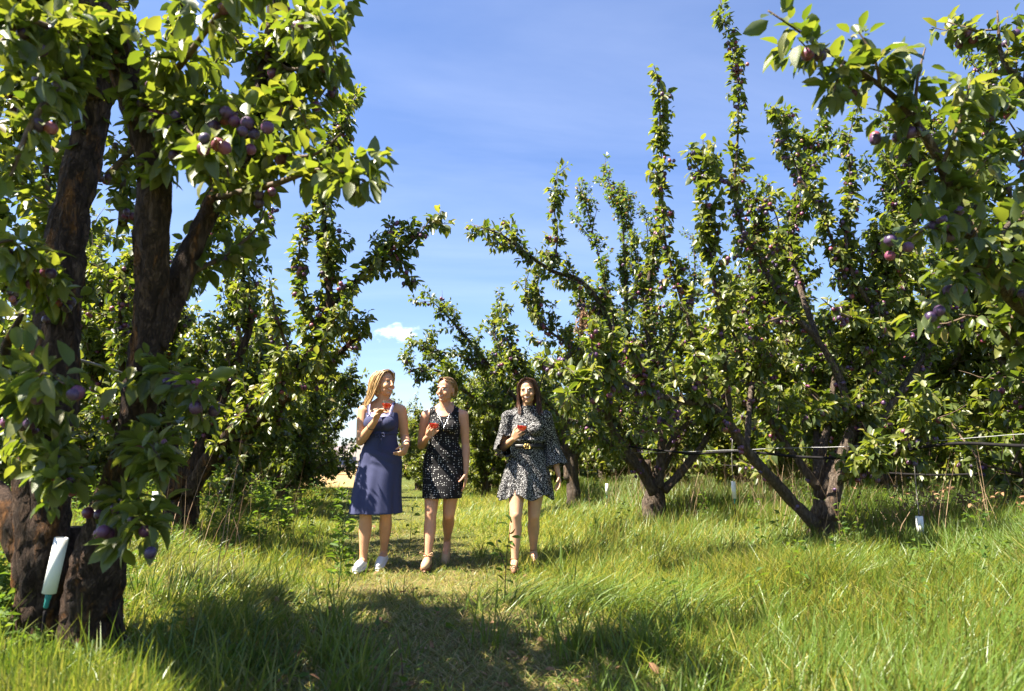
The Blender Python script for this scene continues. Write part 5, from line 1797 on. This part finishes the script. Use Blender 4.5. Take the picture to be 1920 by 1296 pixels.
def shoe(root, name, mat, heel, d, k=1.0, tall=.05, mat_sole='shoe_white', straps=False):
    d = unit(np.array((d[0], d[1], d[2] if len(d) > 2 else 0)))
    S = Solid()
    h = np.asarray(heel, float)
    if straps:
        S.limb(np.array([[*(h - (0, 0, .028)), .018], [*(h + d * .10 - (0, 0, .032)), .02], [*(h + d * .19 - (0, 0, .03)), .022]]) , 12)
        for t in (.12, .17):
            S.limb(np.array([[*(h + d * t + np.cross(d, (0, 0, 1)) * .038 - (0, 0, .02)), .006], [*(h + d * (t - .01) + (0, 0, .022)), .007], [*(h + d * t - np.cross(d, (0, 0, 1)) * .038 - (0, 0, .02)), .006]]), 8)
        S.limb(np.array([[*(h + (.034, -.01, .05)), .007], [*(h + (0, -.05, .052)), .007], [*(h + (-.034, -.01, .05)), .007], [*(h + (0, .034, .05)), .007], [*(h + (.034, -.01, .05)), .007]]), 8)
    else:
        S.limb(np.array([[*h, .036], [*(h + d * .07 + (0, 0, .008)), .036], [*(h + d * .14 - (0, 0, .006)), .037], [*(h + d * .19 - (0, 0, .012)), .028]]), 14)
    me = S.fuse(name, .006, 3, .6); me.materials.append(M[mat])
    o = link(name, me, root)
    if not straps:
        mb = MB()
        s = np.array([h - d * .036, h + d * .07, h + d * .15, h + d * .225]); s[:, 2] = h[2] - .034 + (s[:, 2] - h[2])
        c = spline(np.concatenate([s, np.array([[.030], [.036], [.040], [.014]])], 1), .02)
        sd = unit(np.cross(d, (0, 0, 1.0)))
        V = []
        for row in c:
            for a_, b_ in ((-1, -.008), (1, -.008), (1, .012), (-1, .012)):
                V.append(row[:3] + sd * row[3] * a_ + np.array((0, 0, b_)))
        mb.add(V, grid_faces(len(c), 4) + [(0, 1, 2, 3), tuple(len(V) - 4 + i for i in (3, 2, 1, 0))])
        mb.build('sole', M[mat_sole], o)
    return o


def coupe(label, loc, tilt, hold):
    """Stemmed coupe with red drink; loc is the middle of its bowl."""
    root = empty('coupe_glass', loc); tag(root, label, 'glass', 'glasses of red drink held by the women')
    ax = unit(np.array((tilt[0], tilt[1], 1.0)))
    mb = MB(); lathe(mb, [(.003, -.030), (.020, -.027), (.036, -.012), (.043, .008), (.044, .038), (.0444, .040), (.0428, .040), (.0418, .008), (.035, -.0105), (.019, -.025), (.001, -.0275)], (0, 0, 0), 24, axis=ax)
    mb.build('bowl', M['glass'], root)
    mb = MB(); lathe(mb, [(.001, -.0245), (.018, -.0225), (.0335, -.0085), (.0405, .0085), (.0413, .018), (.001, .018)], (0, 0, 0), 24, axis=ax)
    mb.build('drink', M['drink'], root)
    mb = MB(); lathe(mb, [(.0001, -.028), (.004, -.030), (.0032, -.05), (.0032, -.085), (.006, -.094), (.0001, -.095)], (0, 0, 0), 10, axis=ax)
    mb.build('stem', M['glass'], root)
    mb = MB(); lathe(mb, [(.0001, -.0945), (.006, -.094), (.032, -.098), (.032, -.100), (.0001, -.0985)], (0, 0, 0), 20, axis=ax)
    mb.build('foot', M['glass'], root)
    return root


TORSO = lambda k=1.0: np.array([   # x, y, z, half width, front, back
    (0, .0, .72, .075, .06, .07), (0, .0, .78, .155, .10, .115), (0, .005, .86, .178, .105, .13), (0, .0, .94, .168, .105, .115), (0, -.005, 1.04, .130, .09, .085), (0, -.005, 1.10, .126, .088, .08),
    (0, 0, 1.18, .138, .095, .09), (0, .005, 1.26, .150, .095, .095), (0, .012, 1.32, .150, .08, .085), (0, .018, 1.365, .125, .06, .065), (0, .02, 1.395, .085, .055, .055), (0, .02, 1.42, .055, .05, .052)])


def leg(S, hip, knee, ankle, toe, k=1.0):
    hip, knee, ankle, toe = (np.asarray(v, float) for v in (hip, knee, ankle, toe))
    m = hip + (knee - hip) * .5
    S.limb(np.array([[*hip, .088 * k], [*(hip + (knee - hip) * .35), .080 * k], [*(hip + (knee - hip) * .72), .063 * k], [*knee, .053 * k]]), 18)
    kv = ankle - knee
    back = np.array((0, .018, 0))
    S.limb(np.array([[*knee, .052 * k], [*(knee + kv * .14 + back * .4), .050 * k], [*(knee + kv * .32 + back), .055 * k], [*(knee + kv * .6 + back * .5), .044 * k], [*(knee + kv * .88), .032 * k], [*ankle, .034 * k]]), 18)
    S.ell(knee + np.array((0, -.022, .005)), (.036 * k, .032 * k, .042 * k))
    S.ell(ankle + np.array((0, .012, -.035)), (.030, .036, .032))
    S.limb(np.array([[*(ankle + (0, 0, -.02)), .034 * k], [*(ankle * .45 + toe * .55 + (0, 0, .004)), .032 * k], [*toe, .024 * k]]), 14)


def arm(S, sh, el, wr, k=1.0):
    sh, el, wr = (np.asarray(v, float) for v in (sh, el, wr))
    S.ell(sh + np.array((-.008 * np.sign(sh[0]), 0, -.006)), (.049 * k, .048 * k, .050 * k))
    S.limb(np.array([[sh[0] * .16, .022, sh[2] + .085, .040], [sh[0] * .5, .016, sh[2] + .040, .044], [sh[0] * .88, .008, sh[2] + .004, .046 * k]]), 14)
    S.limb(np.array([[*sh, .048 * k], [*(sh + (el - sh) * .4), .045 * k], [*(sh + (el - sh) * .8), .037 * k], [*el, .036 * k]]), 16)
    S.limb(np.array([[*el, .036 * k], [*(el + (wr - el) * .28), .038 * k], [*(el + (wr - el) * .7), .029 * k], [*wr, .0235 * k]]), 16)


def finish_body(root, S, mat, voxel=.0045):
    me = S.fuse('body', voxel, 3, .28)
    me.materials.append(M[mat])
    link('body', me, root)
    return BVHTree.FromPolygons([v.co[:] for v in me.vertices], [tuple(p.vertices) for p in me.polygons])


def add_cloth(root, name, me, mat, thick=.003):
    me.materials.append(M[mat])
    return link(name, me, root)


# ---- woman in the navy dress, her head turned to the others
def woman_navy(x, y, rz):
    z = float(gz(x, y))
    root = empty('person', (x, y, z + .01), rz)
    tag(root, 'blonde woman in a navy strap dress raising a glass, head turned to the others', 'woman', 'women walking along the path')
    S = Solid()
    S.loft(TORSO())
    for s in (-1, 1): S.ell((s * .068, -.085, 1.215), (.064, .052, .060))
    S.ell((0, .045, .86), (.15, .09, .09))
    shR, elR, wrR = np.array((-.164, .005, 1.322)), np.array((-.168, -.055, 1.058)), np.array((-.012, -.225, 1.225))
    shL, elL, wrL = np.array((.162, .005, 1.325)), np.array((.200, .035, 1.08)), np.array((.245, -.155, 1.02))
    arm(S, shR, elR, wrR, 1.08); arm(S, shL, elL, wrL, 1.04)
    S.limb(np.array([[0, .022, 1.38, .058], [.004, .012, 1.44, .052], [.008, .005, 1.48, .052]]))
    hc = np.array((.018, -.012, 1.555)); HR = rot(R(50), R(-3), R(4))
    head(S, hc, HR)
    gpos = np.array((.092, -.290, 1.345))
    hand(S, wrR, (.42, -.28, .85), (.75, -.45, .1), (0, -.6, 1), ((.5, .45, .3), (.55, .5, .3), (.6, .5, .35), (.7, .55, .4)), .16, 1.0, .35)
    hand(S, wrL, (-.15, -.55, -.6), (-.9, .2, -.1), (0, -1, .4), ((.9, .9, .6), (1.0, 1.0, .7), (1.0, 1.0, .7), (1.0, 1.0, .7)), .02, 1.0, .8)
    hipR, hipL = np.array((-.088, 0, .84)), np.array((.088, 0, .84))
    leg(S, hipR, (-.100, -.065, .455), (-.108, -.065, .085), (-.118, -.205, .035))
    leg(S, hipL, (.060, -.01, .455), (.028, .125, .120), (.020, -.005, .040))
    bvh = finish_body(root, S, 'skin_a')
    face_parts(root, bvh, hc, HR, 1.0, 1.0, .6, 'brow')
    # dress
    D = Solid()
    t = TORSO(); t[:, 3:] += .008
    D.loft(t[3:10])
    for s in (-1, 1): D.ell((s * .066, -.088, 1.212), (.076, .060, .070))

    D.ell((0, -.078, 1.20), (.075, .050, .060))

    def wave(a, zz):
        f = np.clip((1.0 - zz) / .55, 0, 1)
        return f * (.045 * np.sin(a * 5 + .8) + .035 * np.sin(a * 9 + 2 + zz * 3) + .02 * np.sin(a * 14 + .5))
    D.loft(np.array([(-.035, .02, .455, .225, .225, .22), (-.03, .018, .60, .21, .195, .195), (-.018, .012, .75, .198, .16, .175), (-.005, .01, .86, .188, .132, .15), (0, .0, .95, .176, .118, .128), (0, -.005, 1.05, .142, .102, .096), (0, -.005, 1.13, .136, .10, .09)]), 72, wave)
    me = D.fuse('dress', .005, 8, .3)
    cut(me, lambda c, n: (c[:, 2] > 1.285 - .012 * (c[:, 1] > .0) + .02 * np.clip((np.abs(c[:, 0]) - .05) / .06, 0, 1) * (c[:, 1] < 0)) | ((c[:, 2] < .47) & (n[:, 2] < -.6)))
    warp(me, lambda c, n: c + n * (.0035 * np.sin(c[:, 2] * 95 + c[:, 0] * 35) * np.exp(-((c[:, 2] - .93) / .09) ** 2) * (vnoise(c * 9, 3) > -.1))[:, None])
    dress = add_cloth(root, 'dress', me, 'navy')
    # inner lilac top edge, straps, drawstring, gathers
    mb = MB()
    a = np.linspace(-2.55, -.6, 26)
    V = []
    for zz in (1.262, 1.290, 1.298):
        for t_ in a:
            V.append((.138 * math.cos(t_), -.006 + (.118 + .02 * (zz < 1.28)) * math.sin(t_), zz + .012 * abs(math.cos(t_)) ** 2))
    mb.add(V, grid_faces(3, len(a), closed=False))
    mb.build('inner_top', M['lilac'], dress)
    for s in (-1, 1):
        for off, mt in ((0, 'navy'), (.014, 'lilac')):
            mb = MB()
            tube(mb, spline(np.array([[s * (.098 - off), -.118, 1.275], [s * (.108 - off), -.085, 1.345], [s * (.112 - off), -.015, 1.392], [s * (.105 - off), .06, 1.36], [s * (.085 - off), .104, 1.285]]), .012), .0065, 6, squash=.5)
            mb.build('strap', M[mt], dress)
    mb = MB()
    a = np.linspace(0, 2 * math.pi, 41)
    tube(mb, np.stack([.140 * np.cos(a), -.005 + np.where(np.sin(a) < 0, .106, .096) * np.sin(a), 1.122 + .004 * np.cos(a * 2)], -1), .006, 6)
    for dx, dz in ((-.03, -.03), (.032, -.028)):
        tube(mb, spline(np.array([[.012, -.118, 1.12], [.012 + dx, -.13, 1.125], [.012 + dx * 1.2, -.128, 1.12 + dz], [.012, -.118, 1.118]]), .008), .004, 6)
    tube(mb, spline(np.array([[.012, -.118, 1.12], [.0, -.128, 1.05], [-.004, -.130, .985]]), .01), .0035, 6)
    tube(mb, spline(np.array([[.014, -.118, 1.12], [.028, -.128, 1.04], [.03, -.132, .965]]), .01), .0035, 6)
    mb.build('drawstring', M['navy'], dress)
    for k in range(5):
        mb = MB(); xx = -.022 + .011 * k
        tube(mb, [(xx, -.132, 1.262), (xx + .001, -.139, 1.24), (xx, -.143, 1.222)], .0022, 5); mb.build('gather', M['lilac'], dress)
    # hair
    Cp = Solid(); Tm = lambda p: hc + HR @ np.array(p, float)
    Cp.ell(Tm((0, .030, .046)), (.081, .092, .080), HR); Cp.ell(Tm((0, .055, -.03)), (.072, .062, .09), HR)
    cap = Cp.fuse('cap', .007, 3, .7)
    gl = []
    for s, n in ((-1, 7), (1, 7)):
        for k in range(n):
            u = k / (n - 1)
            gl.append([Tm((s * .004, -.060 + .12 * u, .120 - .015 * u)), Tm((s * .058, -.045 + .13 * u, .095)), Tm((s * .084, -.012 + .12 * u, .01)), Tm((s * (.086 - .02 * u), .035 + .085 * u, -.09)) + np.array((-.01 * u, 0, 0)), Tm((s * (.080 - .045 * u), .055 + .09 * u, -.165)) + np.array((-.035 - .02 * u, .0, -.02)), Tm((s * (.07 - .05 * u), .065 + .08 * u, -.21)) + np.array((-.065 - .02 * u, .0, -.035))])
    strands(root, 'hair', M['hair_blond'], gl[:7], 170, .0062, .008, 1, cap=cap)
    strands(root, 'hair', M['hair_blond'], gl[7:], 120, .006, .008, 2)
    # shoes and bands
    shoe(root, 'shoe', 'shoe_white', (-.108, -.065, .050), (-.08, -1, 0)); shoe(root, 'shoe', 'shoe_white', (.028, .135, .080), (-.06, -1, -.2))
    mb = MB(); p = elR + (wrR - elR) * .70; d = unit(wrR - elR); a = np.linspace(0, 6.2832, 25); e1 = unit(np.cross(d, (0, 0, 1.0))); e2 = np.cross(d, e1)
    tube(mb, p + .031 * (np.cos(a)[:, None] * e1 + np.sin(a)[:, None] * e2), .004, 6); mb.build('hair_tie', M['nail'], root)
    for f, mt in ((.88, 'nail'), (.80, 'silver')):
        mb = MB(); p = elL + (wrL - elL) * f; d = unit(wrL - elL); e1 = unit(np.cross(d, (0, 0, 1.0))); e2 = np.cross(d, e1)
        tube(mb, p + .030 * (np.cos(a)[:, None] * e1 + np.sin(a)[:, None] * e2), .0045, 6); mb.build('bracelet', M[mt], root)
    coupe('coupe of red drink raised to the chin by the blonde woman in navy', tuple(Vector((x, y, z + .01)) + Matrix.Rotation(rz, 3, 'Z') @ Vector(gpos) * 1.03), (.08, .05), None)
    return root


# ---- woman in the black dotted dress
def woman_dots(x, y, rz):
    z = float(gz(x, y))
    root = empty('person', (x, y, z + .01), rz)
    tag(root, 'woman with tied-back fair hair in a sleeveless black dress with white dots', 'woman', 'women walking along the path')
    k = .965
    S = Solid()
    t = TORSO(); t[:, 2] *= k; t[:, 3:] *= .97
    S.loft(t)
    for s in (-1, 1): S.ell((s * .064, -.082, 1.175), (.060, .048, .056))
    S.ell((0, .045, .835), (.145, .09, .09))
    shR, elR, wrR = np.array((-.165, .005, 1.275)), np.array((-.205, .035, 1.015)), np.array((-.125, -.165, 1.085))
    shL, elL, wrL = np.array((.165, .005, 1.28)), np.array((.188, .02, 1.02)), np.array((.198, -.035, .785))
    arm(S, shR, elR, wrR, 1.0); arm(S, shL, elL, wrL, 1.0)
    S.limb(np.array([[0, .022, 1.33, .057], [.002, .012, 1.40, .050], [.004, .005, 1.44, .050]]))
    hc = np.array((.012, -.015, 1.502)); HR = rot(R(-30), R(3), R(3))
    head(S, hc, HR, .98)
    gpos = np.array((-.062, -.265, 1.178))
    hand(S, wrR, (.45, -.55, .45), (.55, -.1, .55), (.2, -.5, 1), ((.55, .5, .35), (.6, .55, .35), (.65, .6, .4), (.8, .6, .4)), .14, .98, .4)
    hand(S, wrL, (.0, -.12, -1), (-.85, .15, 0), (0, -1, -.1), ((.18, .25, .2), (.22, .3, .22), (.26, .32, .25), (.3, .35, .3)), .06, .98, .3)
    leg(S, (-.086, 0, .815), (-.096, -.085, .44), (-.106, -.15, .09), (-.112, -.285, .035), .98)
    leg(S, (.086, 0, .815), (.050, .00, .425), (.018, .24, .185), (.012, .175, .06), .98)
    bvh = finish_body(root, S, 'skin_b')
    face_parts(root, bvh, hc, HR, .98, .9, .6, 'brow')
    D = Solid()
    u = t.copy(); u[:, 3:] += .007
    D.loft(u[1:11])
    for s in (-1, 1):
        D.ell((s * .064, -.084, 1.173), (.066, .054, .060)); D.ell((s * .098, .012, 1.305), (.040, .062, .028), rot(0, 0, s * .35))
    D.ell((0, .045, .835), (.155, .10, .10))
    for s in (-1, 1): D.limb(np.array([[s * 0.165 * .16, .022, 1.275 + .085, .040 + 0.007], [s * 0.165 * .5, .016, 1.275 + .040, .044 + 0.007], [s * 0.165 * .88, .008, 1.275 + .004, .046 + 0.007]]), 14)
    wv = lambda a, zz: .012 * np.sin(a * 6 + zz * 20) * np.clip((.95 - zz) / .3, 0, 1)
    D.loft(np.array([(-.008, -.012, .565, .172, .170, .13), (-.004, -.01, .66, .175, .152, .135), (0, -.002, .76, .180, .128, .14), (0, .004, .85, .184, .114, .142), (0, 0, .93, .170, .110, .12), (0, -.004, 1.02, .138, .096, .092)]), 60, wv)
    me = D.fuse('dress', .0048, 7, .3)

    def gone(c, n):
        ax_ = np.abs(c[:, 0])
        front = c[:, 1] < .02
        neck = np.where(front, 1.262 + (ax_ / .078) ** 2 * .055, 1.315 + (ax_ / .078) ** 2 * .02)
        armh = .128 + .018 * np.clip((1.25 - c[:, 2]) / .07, 0, 1)
        return ((c[:, 2] > neck) & (ax_ < .085)) | ((c[:, 2] > 1.19) & (ax_ > armh)) | ((c[:, 2] < .58) & (n[:, 2] < -.6))
    cut(me, gone)
    warp(me, lambda c, n: c + n * (.0045 * np.sin(c[:, 2] * 120 + c[:, 0] * 60 + 5 * vnoise(c * 6, 5)) * np.exp(-((c[:, 2] - .95) / .07) ** 2) * (c[:, 1] < 0))[:, None])
    dress = add_cloth(root, 'dress', me, 'dots')
    mb = MB()
    a = np.linspace(-2.5, -.64, 22)
    # necklace
    mb = MB()
    tube(mb, spline(np.array([[-.06, .0, 1.345], [-.05, -.06, 1.29], [-.012, -.118, 1.215], [.008, -.128, 1.185], [.03, -.118, 1.215], [.05, -.062, 1.29], [.06, .0, 1.345]]), .01), .0018, 5)
    tube(mb, [(.008, -.128, 1.187), (.008, -.135, 1.16), (.008, -.137, 1.135)], .0022, 5); mb.build('necklace', M['silver'], root)
    # hair: smooth cap drawn back into a low knot
    Tm = lambda p: hc + HR @ (np.array(p, float) * .98)
    Cp = Solid(); Cp.ell(Tm((0, .026, .043)), (.0745, .085, .077), HR); Cp.ell(Tm((0, .06, -.015)), (.052, .04, .045), HR); Cp.ell(Tm((0, .118, -.03)), (.036, .032, .036), HR)
    cap = Cp.fuse('cap', .007, 3, .7)
    gl = []
    for s in (-1, 1):
        for q in range(6):
            w_ = q / 5
            gl.append([Tm((s * (.004 + .05 * w_), -.066 + .02 * w_, .112 - .04 * w_)), Tm((s * (.05 + .026 * w_), -.01, .112 - .05 * w_)), Tm((s * (.06 + .015 * w_), .06, .075 - .06 * w_)), Tm((s * .035, .105, .01 - .03 * w_)), Tm((s * .012, .135, -.03))])
    strands(root, 'hair', M['hair_fair'], gl[:6], 70, .005, .005, 3, cap=cap)
    strands(root, 'hair', M['hair_fair'], gl[6:], 70, .005, .005, 4)
    mb = MB(); lathe(mb, [(.001, .004), (.005, .002), (.005, -.002), (.001, -.004)], Tm((.078, .005, -.04)), 10); mb.build('earring', M['silver'], root)
    for heel, d in (((-.106, -.14, .05), (-.03, -1, 0)), ((.018, .25, .145), (-.05, -.55, -.8))):
        shoe(root, 'shoe', 'shoe_tan', heel, d, mat_sole='shoe_brown')
    mb = MB(); c = np.array((-.106, -.148, .105)); aa = np.linspace(0, 6.2832, 21)
    tube(mb, c + np.stack([.037 * np.cos(aa), .037 * np.sin(aa), 0 * aa], -1), .006, 6)
    tube(mb, spline(np.array([c + (0, -.037, 0), c + (-.05, -.07, .035), c + (-.06, -.06, .02)]), .01), .004, 5); tube(mb, spline(np.array([c + (0, -.037, 0), c + (.045, -.07, .03), c + (.05, -.06, .0)]), .01), .004, 5)
    mb.build('ankle_tie', M['shoe_tan'], root)
    coupe('coupe of red drink held low by the woman in the dotted dress', tuple(Vector((x, y, z + .01)) + Matrix.Rotation(rz, 3, 'Z') @ Vector(gpos) * 1.03), (.12, -.1), None)
    return root


# ---- woman in the speckled dress with the belt
def woman_speckled(x, y, rz):
    z = float(gz(x, y))
    root = empty('person', (x, y, z + .01), rz)
    tag(root, 'smiling dark-haired woman in a speckled black and white long-sleeved dress with belt', 'woman', 'women walking along the path')
    k = .955
    S = Solid()
    t = TORSO(); t[:, 2] *= k; t[:, 3:] *= .95
    S.loft(t)
    for s in (-1, 1): S.ell((s * .064, -.080, 1.165), (.058, .046, .055))
    shR, elR, wrR = np.array((-.160, .005, 1.265)), np.array((-.215, .02, 1.005)), np.array((-.120, -.19, 1.075))
    shL, elL, wrL = np.array((.160, .005, 1.265)), np.array((.215, .045, 1.015)), np.array((.268, -.01, .785))
    arm(S, shR, elR, wrR, .95); arm(S, shL, elL, wrL, .95)
    S.limb(np.array([[0, .022, 1.32, .056], [.002, .012, 1.39, .049], [.004, .005, 1.43, .049]]))
    hc = np.array((.006, -.015, 1.492)); HR = rot(R(-8), R(2), R(-5))
    head(S, hc, HR, .98)
    gpos = np.array((-.048, -.290, 1.165))
    hand(S, wrR, (.40, -.55, .5), (.6, -.1, .5), (.2, -.5, 1), ((.55, .5, .35), (.6, .55, .35), (.65, .6, .4), (.8, .6, .4)), .14, .95, .4)
    hand(S, wrL, (.10, -.25, -1), (-.85, -.2, 0), (0, -1, -.1), ((.25, .3, .25), (.35, .35, .25), (.42, .4, .3), (.5, .4, .3)), .06, .95, .35)
    leg(S, (-.086, 0, .80), (-.098, -.12, .44), (-.108, -.13, .085), (-.118, -.265, .03), .97)
    leg(S, (.086, 0, .80), (.055, .0, .43), (.055, .15, .12), (.075, .025, .04), .97)
    bvh = finish_body(root, S, 'skin_c')
    face_parts(root, bvh, hc, HR, .98, 1.15, .5, 'iris')
    D = Solid()
    u = t.copy(); u[:, 3:] += .012
    D.loft(u[3:11])
    for s in (-1, 1):
        D.ell((s * .064, -.084, 1.16), (.068, .055, .062)); D.ell((s * .12, .01, 1.285), (.065, .06, .03), rot(0, 0, s * .4)); D.ell((s * .163, .006, 1.268), (.064, .064, .066))
    D.ell((0, -.01, 1.07), (.155, .115, .05))
    for s in (-1, 1): D.limb(np.array([[s * 0.16 * .16, .022, 1.265 + .085, .040 + 0.01], [s * 0.16 * .5, .016, 1.265 + .040, .044 + 0.01], [s * 0.16 * .88, .008, 1.265 + .004, .046 + 0.01]]), 14)
    D.limb(np.array([[0, .02, 1.31, .066], [.002, .012, 1.375, .059]]), 20, False)
    for (a_, b_, c_, end) in ((shR, elR, wrR, .62), (shL, elL, wrL, .62)):
        e_ = b_ + (c_ - b_) * end
        pts = np.array([[*a_, .062], [*(a_ + (b_ - a_) * .5), .064], [*b_, .072], [*(b_ + (c_ - b_) * .3 + (0, 0, -.01)), .082], [*(e_ + (0, .0, -.025)), .098]])
        s_ = spline(pts, .02); mbx = MB()
        T_, N_, B_ = frames(s_[:, :3]); a = np.linspace(0, 6.2832, 40, endpoint=False)
        fl = np.linspace(0, 1, len(s_))[:, None] ** 2
        rr = s_[:, 3][:, None] * (1 + fl * (.13 * np.sin(a * 6 + 1)[None] + .07 * np.sin(a * 10)[None]) + .02 * np.sin(a * 3 + np.arange(len(s_))[:, None] * .8))
        V = s_[:, None, :3] + rr[:, :, None] * (np.cos(a)[None, :, None] * N_[:, None] + np.sin(a)[None, :, None] * B_[:, None])
        n_ = len(s_)
        D.mb.add(V.reshape(-1, 3), grid_faces(n_, 40) + [tuple(range(40))[::-1], tuple(range((n_ - 1) * 40, n_ * 40))])

    def wave(a, zz):
        f = np.clip((.97 - zz) / .36, 0, 1)
        return f ** 1.3 * (.070 * np.sin(a * 7 + .4) + .05 * np.sin(a * 12 + 1.9) + .025 * np.sin(a * 19))
    D.loft(np.array([(-.02, .025, .585, .235, .185, .21), (-.015, .02, .63, .226, .175, .20), (-.008, .015, .74, .205, .152, .18), (0, .01, .85, .180, .128, .152), (0, 0, .94, .148, .108, .112), (0, -.004, 1.0, .135, .10, .095)]), 96, wave)
    me = D.fuse('dress', .005, 2, .4)
    ends = [(elR + (wrR - elR) * .62 + (0, 0, -.025), unit(wrR - elR)), (elL + (wrL - elL) * .62 + (0, 0, -.025), unit(wrL - elL))]

    def gone(c, n):
        g = (c[:, 2] < .60) & (n[:, 2] < -.6)
        for e_, d_ in ends:
            rel = c - e_
            along = rel @ d_
            g |= (np.abs(along) < .02) & (n @ d_ > .7) & (np.linalg.norm(rel, axis=1) < .13) & ((c[:, 0] / .19) ** 2 + (c[:, 1] / .17) ** 2 > 1)
        return g | (c[:, 2] > 1.375)
    cut(me, gone)

    def crease(c, n):
        h = .028 * np.clip((.66 - c[:, 2]) / .08, 0, 1) * (np.abs(c[:, 0]) < .3) * np.sin(np.arctan2(c[:, 1], c[:, 0]) * 4 + .6)
        w_ = .004 * vnoise(c * np.array((22, 22, 12)), 4) + .003 * vnoise(c * 45, 5)
        c = c + n * w_[:, None]
        c[:, 2] -= h * (c[:, 2] < .70)
        return c
    warp(me, crease)
    dress = add_cloth(root, 'dress', me, 'speckle')
    # belt with the two interlocked letters
    mb = MB(); a = np.linspace(0, 2 * math.pi, 49)
    V = []
    for rr, zz in ((.004, .998), (.010, 1.000), (.010, 1.032), (.004, 1.034)):
        V.append(np.stack([(.140 + rr) * np.cos(a[:-1]), -.004 + np.where(np.sin(a[:-1]) < 0, .108 + rr, .098 + rr) * np.sin(a[:-1]), np.full(48, zz)], -1))
    mb.add(np.concatenate(V), grid_faces(4, 48))
    belt = mb.build('belt', M['belt'], root)
    for s, c0 in ((-1, -.010), (1, .010)):
        mb = MB(); th = np.linspace(R(50), R(360), 30)
        gx_ = c0 + .0185 * np.cos(th) * (1 if s > 0 else -1); gz_ = 1.016 + .0195 * np.sin(th)
        tube(mb, np.stack([gx_, np.full(30, -.1265 - .001 * s), gz_], -1), .0030, 6)
        e = np.array((gx_[-1], -.1265 - .001 * s, gz_[-1]))
        tube(mb, [e, e + np.array((-.011 * (1 if s > 0 else -1), 0, 0))], .0030, 6)
        mb.build('buckle_letter', M['gold'], belt)
    # long dark hair, blown a little to one side
    Tm = lambda p: hc + HR @ (np.array(p, float) * .98)
    Cp = Solid(); Cp.ell(Tm((0, .030, .046)), (.081, .092, .080), HR); Cp.ell(Tm((0, .055, -.04)), (.074, .058, .10), HR)
    cap = Cp.fuse('cap', .007, 3, .7)
    gR, gL_ = [], []
    for q in range(7):
        w_ = q / 6
        gR.append([Tm((.006, -.066 + .12 * w_, .120 - .01 * w_)), Tm((-.058, -.052 + .12 * w_, .092)), Tm((-.083, -.026 + .11 * w_, .0)), Tm((-.090, -.012 + .09 * w_, -.085)), Tm((-.108 - .03 * w_, -.01 + .07 * w_, -.150)), Tm((-.140 - .07 * w_, -.02 + .07 * w_, -.205 + .02 * w_))])
        gL_.append([Tm((.010, -.066 + .12 * w_, .120 - .01 * w_)), Tm((.064, -.052 + .12 * w_, .090)), Tm((.086, -.028 + .11 * w_, .0)), Tm((.090, -.025 + .09 * w_, -.10)), Tm((.092, -.05 + .08 * w_, -.19)), Tm((.080 + .02 * w_, -.07 + .08 * w_, -.255))])
    # one lock falls forward over the shoulder on the windward side
    strands(root, 'hair', M['hair_dark'], gR, 150, .0058, .008, 5, cap=cap)
    strands(root, 'hair', M['hair_dark'], gL_, 170, .006, .009, 6)
    strands(root, 'hair', M['hair_dark'], [[Tm((-.078, -.03, .0)), Tm((-.082, -.03, -.09)), Tm((-.068, -.06, -.16)), Tm((-.062, -.085, -.215))], [Tm((-.082, -.01, -.02)), Tm((-.092, -.015, -.10)), Tm((-.088, -.045, -.17)), Tm((-.085, -.07, -.21))]], 40, .005, .006, 7)
    for heel, d in (((-.108, -.12, .045), (-.06, -1, 0)), ((.055, .16, .08), (.15, -1, -.2))):
        shoe(root, 'sandal', 'shoe_brown', heel, d, straps=True)
    coupe('coupe of red drink held at the chest by the dark-haired woman with the belt', tuple(Vector((x, y, z + .01)) + Matrix.Rotation(rz, 3, 'Z') @ Vector(gpos) * 1.03), (.1, -.1), None)
    return root


woman_navy(-1.165, 6.14, 0.0).scale = (1.03,) * 3
woman_dots(-.615, 6.24, 0.0).scale = (1.03,) * 3
woman_speckled(.135, 6.18, 0.0).scale = (1.03,) * 3
